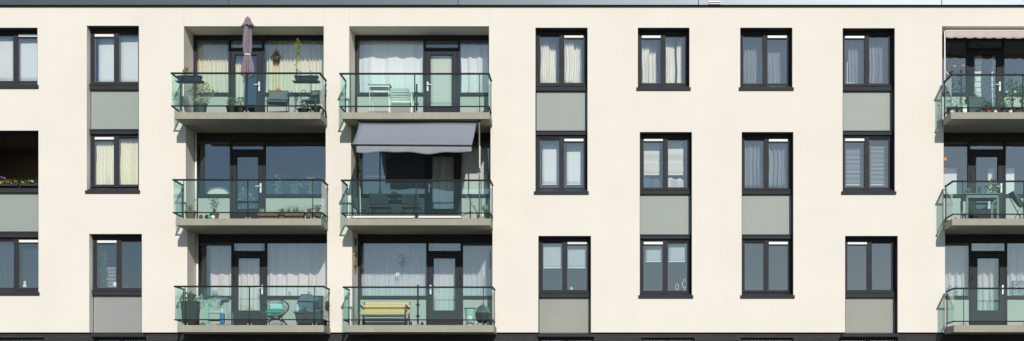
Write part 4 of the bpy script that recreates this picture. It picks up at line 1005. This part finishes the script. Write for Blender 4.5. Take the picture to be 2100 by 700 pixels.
def storage_bin():
    y = -.7; X = at(964, 0, y).x; zt = at(0, 633, y).z; t = empty('storage_bin', (X, y, F2), 'tapered frosted green bin with a white printed sticker, left of the grill', 'bin')
    MB().lathe((X, y, F2), [(.11, 0), (.145, (zt-F2)*.96), (.16, (zt-F2)*.97), (.16, zt-F2), (.14, zt-F2)], 24).build('body', M['bin'], t, smooth=False)
    MB().lathe((X, y, zt-.01), [(.163, 0), (.163, .02), (.06, .03)], 24).build('rim', M['rail'], t)
    s_ = MB().box(X-.055, X+.055, y-.145, y-.135, F2+.0+.12, F2+.24).build('sticker', M['white'], t)
    m = MB()
    for k in range(3): m.box(X-.04, X+.035-.012*k, y-.147, y-.1451, F2+.145+.028*k, F2+.155+.028*k)
    m.build('sticker_print', M['black'], t)
storage_bin()
def grill():
    y = -.35; X = at(990, 0, y).x; zc = at(0, 643, y).z; R = .20; t = empty('kettle_grill', (X, y, F2), 'round grey kettle grill with domed shiny lid at the right of the bench balcony', 'grill')
    MB().lathe((X, y, zc), [(R*math.cos(a*math.pi/20), R*1.1*math.sin(a*math.pi/20)) for a in range(11)], 26).build('lid', mat('glossy_grey_enamel', (.25, .28, .28), .12, metal=.6), t, smooth=True)
    MB().lathe((X, y, zc-.26), [(.09, 0), (.17, .06), (.2, .16), (R+.004, .25), (R+.01, .262)], 26).build('bowl', M['black'], t, smooth=True)
    MB().tube([(X-.05, y, zc+R*1.1), (X-.05, y, zc+R*1.1+.03), (X+.05, y, zc+R*1.1+.03), (X+.05, y, zc+R*1.1)], .008, 6).build('handle', M['black'], t)
    for k in range(3):
        a = k*2.09+.5; MB().tube([(X+.12*math.cos(a), y+.12*math.sin(a), zc-.2), (X+.2*math.cos(a), y+.2*math.sin(a), F2)], .012, 6).build('leg', M['steel'], t)
grill()
figurine('small pale bowl on the floor right of the parasol holder', 866, 0, -.8, .1, 'potgrey', 'bowl', 'bowl', 1).location.z = F2
# butterflies on the left reveal of the bench balcony
for (py, c1, lab) in ((497, 'blue', 'blue butterfly ornament, topmost of three on the side wall'), (526, 'leafyel', 'yellow green butterfly ornament, middle one on the side wall'), (549, 'leafbrown', 'reddish brown butterfly ornament, lowest on the side wall')):
    X = at(722, 0).x+.012; y = .42; Z0 = at(0, py, y).z; t = empty('butterfly_ornament', (X, y, Z0), lab, 'ornament', 'butterfly ornaments on the side wall')
    for s_ in (-1, 1):
        m = MB(); m.hexa([(X,y,Z0),(X,y+s_*.13,Z0+.12),(X,y+s_*.15,Z0+.02),(X,y+s_*.03,Z0-.02)], [(X+.008,y,Z0),(X+.03,y+s_*.13,Z0+.12),(X+.03,y+s_*.15,Z0+.02),(X+.01,y+s_*.03,Z0-.02)])
        m.hexa([(X,y,Z0-.02),(X,y+s_*.11,Z0-.02),(X,y+s_*.08,Z0-.12)], [(X+.008,y,Z0-.02),(X+.025,y+s_*.11,Z0-.02),(X+.025,y+s_*.08,Z0-.12)])
        m.build('wing', M[c1], t)
    MB().tube([(X+.012, y, Z0-.1), (X+.012, y, Z0+.06)], .008, 6).build('body', M['black'], t)
# black wire ornament at the right reveal
X = at(1010, 0).x-.04; y = .1; m = MB()
zA, zB_ = at(0, 516, y).z, at(0, 552, y).z
m.tube([(X-.03+.03*math.sin(k*1.5), y, zA+(zB_-zA)*k/24) for k in range(25)], .008, 5)
for k in range(5): z = zA+(zB_-zA)*(k+.5)/5; m.tube([(X-.06, y, z+.04), (X+.02, y, z), (X-.05, y, z-.03)], .006, 5)
tag(m.build('wire_ornament', M['black'], None), 'black twisted wire ornament at the right wall edge above the grill', 'ornament')
# window tree sticker behind net curtain
rnd = random.Random(11); p = at(825, 540, RD+.12)
t = empty('hanging_dried_branch', (p.x, p.y, p.z), 'dim dried branch cluster behind the wide pane above the bench', 'decoration')
mb = leaves((p.x, p.y, p.z-.12), .34, .38, 150, .05, rnd, 'bush'); mb.build('dried_leaves', mat('dim_blue_leaf', (.12, .14, .18), .8), t)
stems((p.x, p.y, p.z-.3), .2, .4, 5, .004, rnd).build('twigs', M['stem'], t)
p = at(815, 562, RD+.12); t = empty('angel_ornament', p, 'small white paired wing ornament hanging in the wide pane above the bench', 'ornament')
for s_ in (-1, 1): MB().hexa([(p.x,p.y,p.z),(p.x+s_*.035,p.y,p.z+.06),(p.x+s_*.05,p.y,p.z-.02),(p.x+s_*.02,p.y,p.z-.07)], [(p.x,p.y+.01,p.z),(p.x+s_*.035,p.y+.01,p.z+.06),(p.x+s_*.05,p.y+.01,p.z-.02),(p.x+s_*.02,p.y+.01,p.z-.07)]).build('wing', M['white'], t)

# ---- right column top balcony
def scallop_awning():
    ya, yb = .3, -.12; x0, x1 = at(1937, 0).x, at(2214, 0).x
    z0 = at(0, 64, yb).z; zt = at(0, 63, ya).z
    t = empty('scalloped_awning', ((x0+x1)/2, yb, z0-.2), 'nearly retracted pinkish awning with a scalloped valance at the top right balcony', 'awning')
    MB().sheet(lambda u, v: (x0+(x1-x0)*u, ya+(yb-ya)*v, zt+.0+(z0-zt)*v-.03*math.sin(math.pi*v)), 16, 6).build('cloth', M['awning_pink'], t, smooth=True, solid=.004)
    MB().sheet(lambda u, v: (x0+(x1-x0)*u, yb-.012*v*math.sin(60*u), z0-(.17+.025*abs(math.sin(math.pi*u*14))+.03*u)*v), 140, 4).build('valance', M['awning_pink'], t, smooth=True, solid=.003)
    MB().tube([(x0, yb, z0), (x1, yb, z0)], .02, 8).build('front_bar', M['white'], t)
    MB().tube([(x0, ya, zt), (x1, ya, zt)], .05, 10).build('roller_tube', M['white'], t)
    MB().tube([(x0+.05, yb+.02, z0), (x0+1.2, .35, z0-.35)], .015, 6).build('arm', M['frame'], t)
    X = at(1937.5, 0, -.1).x
    MB().tube([(X, -.1, FLOOR[0]), (X, -.1, z0)], .019, 10).build('clamp_pole', M['white'], t, smooth=True)
    MB().tube([(X, -.12, at(0, 148, 0).z), (X+.1, -.16, at(0, 156, 0).z)], .012, 6).build('crank', M['white'], t)
scallop_awning()
def sunflower(label, px, py, y, seed):
    X = at(px, 0, y).x; zt = at(0, py, y).z; rnd = random.Random(seed); t = empty('tall_flower', (X-.03, y, F0), label, 'plant', 'tall dry flowers on the top right balcony')
    MB().tube([(X-.1, y, F0+.1), (X-.06, y, (F0+zt)/2), (X-.02, y, zt-.08), (X, y, zt)], [.009, .008, .007, .006], 6).build('stem', M['stem'], t)
    leaves((X-.09, y, F0+.15), .26, zt-F0-.3, 130, .06, rnd, 'bush').build('foliage', M['leafdark'], t)
    MB().lathe((X, y, zt), [(.01, -.02), (.04, 0), (.045, .02), (.02, .035)], 12).build('flower_head', M['yellow'], t, smooth=True)
    MB().lathe((X-.055, y, zt-.13), [(.01, -.03), (.035, 0), (.03, .03), (.01, .045)], 10).build('seed_head', M['stem'], t, smooth=True)
    MB().lathe((X-.1, y, F0), [(.09, 0), (.12, .22), (.1, .22)], 14).build('pot', M['potgrey'], t)
sunflower('tall dry stalk with a yellow head, left of two on the top right balcony', 1957, 137, -.55, 51)
sunflower('tall dry stalk with a yellow head, right of two on the top right balcony', 1975, 136, -.55, 52)
plant('leafy plant in a tall square grey planter by the door under the scalloped awning', 1999, -.1, F0, .44, .55, .4, .14, 'leaf', 130, .05, 'potgrey', square=True, seed=53)
plant('bushy yellow green plant under the door handle of the top right balcony', 2062, -.5, F0, .24, .22, .42, .36, 'leafyel', 190, .06, 'black', seed=54)
plant('tall airy green plant in the middle of the top right balcony', 2076, -.35, F0, .26, .25, .5, .8, 'leafpale', 240, .07, 'potgrey', 'fan', seed=55)
plant('green plant at the frame edge of the top right balcony', 2096, -.5, F0, .26, .22, .45, .65, 'leaf', 170, .07, 'potgrey', 'fan', seed=56)
plant('low green plant right of the square grey planter', 2022, -.6, F0, .22, .16, .36, .22, 'leaf', 110, .06, 'black', seed=57)
plant('leafy indoor plant behind the wide pane of the top right balcony', 2088, RD+.5, at(0, 196, RD+.5).z, .2, .1, .7, .75, 'leafpale', 200, .09, 'potgrey', 'fan', seed=58)
y = -.85
for px, w_, m, lab in ((2013,.1,'blue','blue and white can on the slab edge of the top right balcony'),(2027,.13,'red','red and white bowl on the slab edge of the top right balcony'),(2019,.08,'potgrey','grey pebble between the can and the red bowl'),(2041,.1,'whitepl','white pebble right of the red bowl'),(2058,.12,'potgrey','grey stone further right of the red bowl'),(2072,.11,'whitepl','white stone near the right edge, top right balcony'),(2086,.12,'potgrey','grey stone at the right edge, top right balcony'),(1952,.1,'whitepl','white stone at the left corner of the top right balcony')):
    X = at(px, 0, y).x; tag(MB().lathe((X, y, F0), [(w_*.35,0),(w_*.5,.03),(w_*.52,.06),(w_*.3,.09),(.006,.1)], 12).build('small_pot' if m in ('blue','red') else 'garden_stone', M[m], None, smooth=True), lab, 'pot' if m in ('blue','red') else 'stone')
cr = at(1971, 0, -.5).x; t = empty('storage_box', (cr, -.5, F0), 'pale box with a green lid under the tall dry stalks', 'box')
MB().box(cr-.13, cr+.13, -.62, -.38, F0, F0+.25).build('body', M['whitepl'], t, bevel=.01); MB().box(cr-.14, cr+.14, -.63, -.37, F0+.252, F0+.29).build('lid', M['green'], t, bevel=.01)
# folding laptop-like white frames on the sill
for px in (2068, 2080):
    p = at(px, 193, yS); tag(MB().box(p.x-.06, p.x+.06, yS, yS+.01, p.z, p.z+.09).build('picture_frame', M['white'], None), 'small white frame on the inside sill, '+('left' if px == 2068 else 'right')+' one of two, top right balcony', 'picture frame')

# ---- right column, middle balcony
def plastic_table():
    y = -.45; x0, x1 = at(1973, 0, y).x, at(2046, 0, y).x; zt = at(0, 400, y).z
    t = empty('garden_table', ((x0+x1)/2, y, F1), 'grey plastic garden table with plants on it behind the right middle glass', 'table')
    mm = mat('grey_table_plastic', (.15, .17, .17), .5)
    MB().box(x0, x1, -.78, -.05, zt-.03, zt).build('tabletop', mm, t, bevel=.01)
    MB().box(x0+.05, x1-.05, -.73, -.10, zt-.12, zt-.031).build('apron', mm, t)
    for xx, s_ in ((x0+.07, -1), (x1-.07, 1)):
        for yy in (-.7, -.12): MB().bar((xx, yy, zt-.12), (xx+s_*-.0, yy, F1), .06, .05).build('leg', mm, t)
    return zt
zt = plastic_table()
plant('small pale potted plant, leftmost on the grey plastic table', 1986, -.4, zt, .12, .06, .26, .14, 'leafpale', 90, .05, 'potgrey', seed=61)
plant('thin dark potted plant in the middle of the grey plastic table', 2008, -.4, zt, .1, .05, .15, .22, 'leafdark', 30, .05, 'potgrey', seed=62)
plant('big pale leafed potted plant at the right end of the grey plastic table', 2036, -.4, zt, .18, .08, .42, .34, 'leafpale', 180, .08, 'whitepl', seed=63)
def recliner():
    y = -.5; X = at(2088, 0, y).x; t = empty('folding_recliner', (X, y, F1), 'grey folding recliner with steel tubes leaning back by the right middle door', 'chair')
    zt_ = at(0, 395, y).z; a = at(2072, 395, y); 
    MB().hexa([(a.x,-.75,zt_),(a.x,-.25,zt_),(a.x+.28,-.25,F1+.42),(a.x+.28,-.75,F1+.42)], [(a.x+.02,-.75,zt_+.01),(a.x+.02,-.25,zt_+.01),(a.x+.31,-.25,F1+.43),(a.x+.31,-.75,F1+.43)]).build('backrest', M['midgrey'], t)
    MB().box(a.x+.29, a.x+.8, -.75, -.25, F1+.40, F1+.43).build('seat', M['midgrey'], t)
    for yy in (-.77, -.23):
        MB().tube([(a.x, yy, zt_), (a.x+.42, yy, F1)], .014, 6).build('tube', M['steel'], t)
        MB().tube([(a.x+.15, yy, F1), (a.x+.45, yy, F1+.62), (a.x+.85, yy, F1+.62)], .014, 6).build('armrest', M['steel'], t)
recliner()
for py, w_ in ((330, .07), (348, .05)):
    p = at(1938, py, .25); tag(MB().lathe((p.x, .25, p.z), [(w_*.9, 0), (w_*.9, .02), (w_*.5, .08 if py < 340 else .02), (.01, .1 if py < 340 else .03)], 12).build('hanging_feeder', M['orange'], None), ('orange cone' if py < 340 else 'orange dish under the orange cone')+' hanging at the wall edge of the right middle balcony', 'ornament')

# ---- right column, bottom balcony
for px, lab in ((1949.5, 'clear blue grey vase, left of two on the sill of the bottom right balcony'), (1962, 'waisted blue grey vase, right of two on the sill of the bottom right balcony')):
    p = at(px, 607, yS+.02)
    tag(MB().lathe(p, [(.045,0),(.05,.02),(.02,.05),(.055,.11),(.055,.15),(.02,.22),(.02,.25),(.05,.30)], 18).build('vase', mat('blue_grey_vase', (.20,.26,.30), .2), None, smooth=True), lab, 'vase')
def pattern_mat():
    m = mat('speckled_print', (.3, .3, .3), .7); nt = m.node_tree; v = nt.nodes.new('ShaderNodeTexVoronoi'); v.inputs['Scale'].default_value = 28
    r = nt.nodes.new('ShaderNodeValToRGB'); r.color_ramp.elements[0].position = .35; r.color_ramp.elements[0].color = (.5,.52,.54,1); r.color_ramp.elements[1].position = .5; r.color_ramp.elements[1].color = (.07,.08,.1,1)
    nt.links.new(nt.nodes['Texture Coordinate'].outputs['Object'], v.inputs[0]); nt.links.new(v.outputs['Distance'], r.inputs[0]); nt.links.new(r.outputs[0], nt.nodes['Principled BSDF'].inputs['Base Color']); return m
p0, p1 = at(2078, 577, yS), at(2104, 606, yS)
t = empty('patterned_box', ((p0.x+p1.x)/2, yS, p1.z), 'dark speckled box on the inside sill of the bottom right balcony', 'box')
MB().box(p0.x, p1.x, yS, yS+.12, p1.z, p0.z).build('body', pattern_mat(), t, bevel=.004)
MB().box(p0.x-.008, p1.x+.008, yS-.006, yS+.126, p0.z, p0.z+.012).build('lid', M['darkgrey'], t)

# ---- things in the small windows
# flower boxes of the open window
yF = .16
for (a, b, lab, fl, seed) in ((-26, 38, 'window box with orange and violet flowers in the open dark window at the left edge', True, 71), (42, 80, 'green leafy window box with tiny white flowers, right end of the open dark window', False, 72)):
    x0, x1 = at(a, 0, yF).x, at(b, 0, yF).x; z0 = at(0, 382, yF).z; rnd = random.Random(seed)
    x1 = min(x1, at(79, 0).x-.02)
    t = empty('window_box', ((x0+x1)/2, yF, z0), lab, 'flower box', 'flower boxes in the open window')
    MB().box(x0, x1, yF-.07, yF+.07, z0, z0+.05).build('trough', M['black'], t)
    mb = MB(); mb.keep = True
    for k in range(int((x1-x0)*420)):
        p = Vector((rnd.uniform(x0, x1), yF+rnd.uniform(-.08, .06), z0+.03+rnd.random()**1.3*.15)); d = Vector((rnd.gauss(0,1), rnd.gauss(-.3,1), rnd.gauss(.5,.8))).normalized()*.045; u = d.cross(Vector((rnd.gauss(0,1),rnd.gauss(0,1),rnd.gauss(0,1)))).normalized()*.012
        mb.quad([p, p+d*.5+u, p+d, p+d*.5-u])
    mb.build('foliage', M['leaf'], t)
    for m_, n_, zz in ((('orange', 5, .08), ('yellow', 4, .07), ('violet', 6, .2)) if fl else (('white', 4, .1), ('yellow', 1, .06))):
        for k in range(n_):
            X = rnd.uniform(max(x0, at(0, 0, yF).x), x1) if m_ != 'violet' else rnd.uniform(at(2, 0, yF).x, at(14, 0, yF).x)
            MB().lathe((X, yF-.07, z0+zz+rnd.uniform(-.02, .04)), [(.004, -.01), (.018, 0), (.02, .012), (.006, .02)], 8).build('flower', M[m_], t)
def trinket(label, px, py, y, h_, m, name, cat, shape=0): return figurine(label, px, py, y, h_, m, name, cat, shape)
t = trinket('white orchid-like figure on the sill of the bottom left corner window', 51, 591, .42, .2, 'whitepl', 'figurine', 'figurine', 0)
plant('dark leafy indoor plant in the window under the second storey wall, left light', 212, .6, at(0, 592, .6).z-.1, .16, .12, .34, 1.1, 'leafdark', 330, .09, 'potgrey', 'col', seed=81)
blind('dim grey blind low in the left light beside the dark indoor plant', 214, 238, 548, 592, .75, M['greyblind'], 6, 'slatted_blind')
trinket('small white glass on the sill beside the dark indoor plant', 236, 590, .42, .16, 'whitepl', 'glass_vase', 'vase', 1)
plant('tiny dark plant on the sill in the right light of the same window', 259, .45, at(0, 592, .45).z, .07, .05, .12, .12, 'leafdark', 26, .04, 'potgrey', seed=82)
trinket('white bird figure on the sill above a beige panel', 1172, 596, .42, .1, 'white', 'bird_figure', 'figurine', 1)
# leaf outline ornaments
for px, s_, lab in ((1388.5, .8, 'small white leaf outline ornament standing on the window sill'), (1404, 1.15, 'large white leaf outline ornament on a stem standing on the window sill')):
    y = FY+.12; p = at(px, 596, y); b0 = p.z+(.02 if s_ < 1 else .07); w_, hh = .06*s_, .2*s_
    m = MB()
    pts = []
    for k in range(21):
        a = 2*math.pi*k/20; v = (1-math.cos(a))/2
        pts.append((p.x+w_*math.sin(a)*(1-.35*v), y, b0+hh*v))
    m.tube(pts, .008, 6)
    t = empty('leaf_ornament', p, lab, 'ornament'); m.build('outline', M['white'], t)
    MB().tube([p, (p.x, y, b0)], .006, 5).build('stem', M['white'], t); MB().box(p.x-.03, p.x+.03, y-.02, y+.02, p.z-.01, p.z+.006).build('foot', M['white'], t)
p = at(1737.5, 172, .42); m = MB(); m.tube([(p.x, .42, p.z), (p.x, .42, p.z+.6)], .012, 6)
wl = empty('white_lamp', p, 'thin white upright lamp at the left of the top window beside the right balcony', 'lamp')
m.build('stem', M['white'], wl); MB().box(p.x-.05, p.x+.2, .40, .44, p.z-.01, p.z+.02).build('base', M['white'], wl)
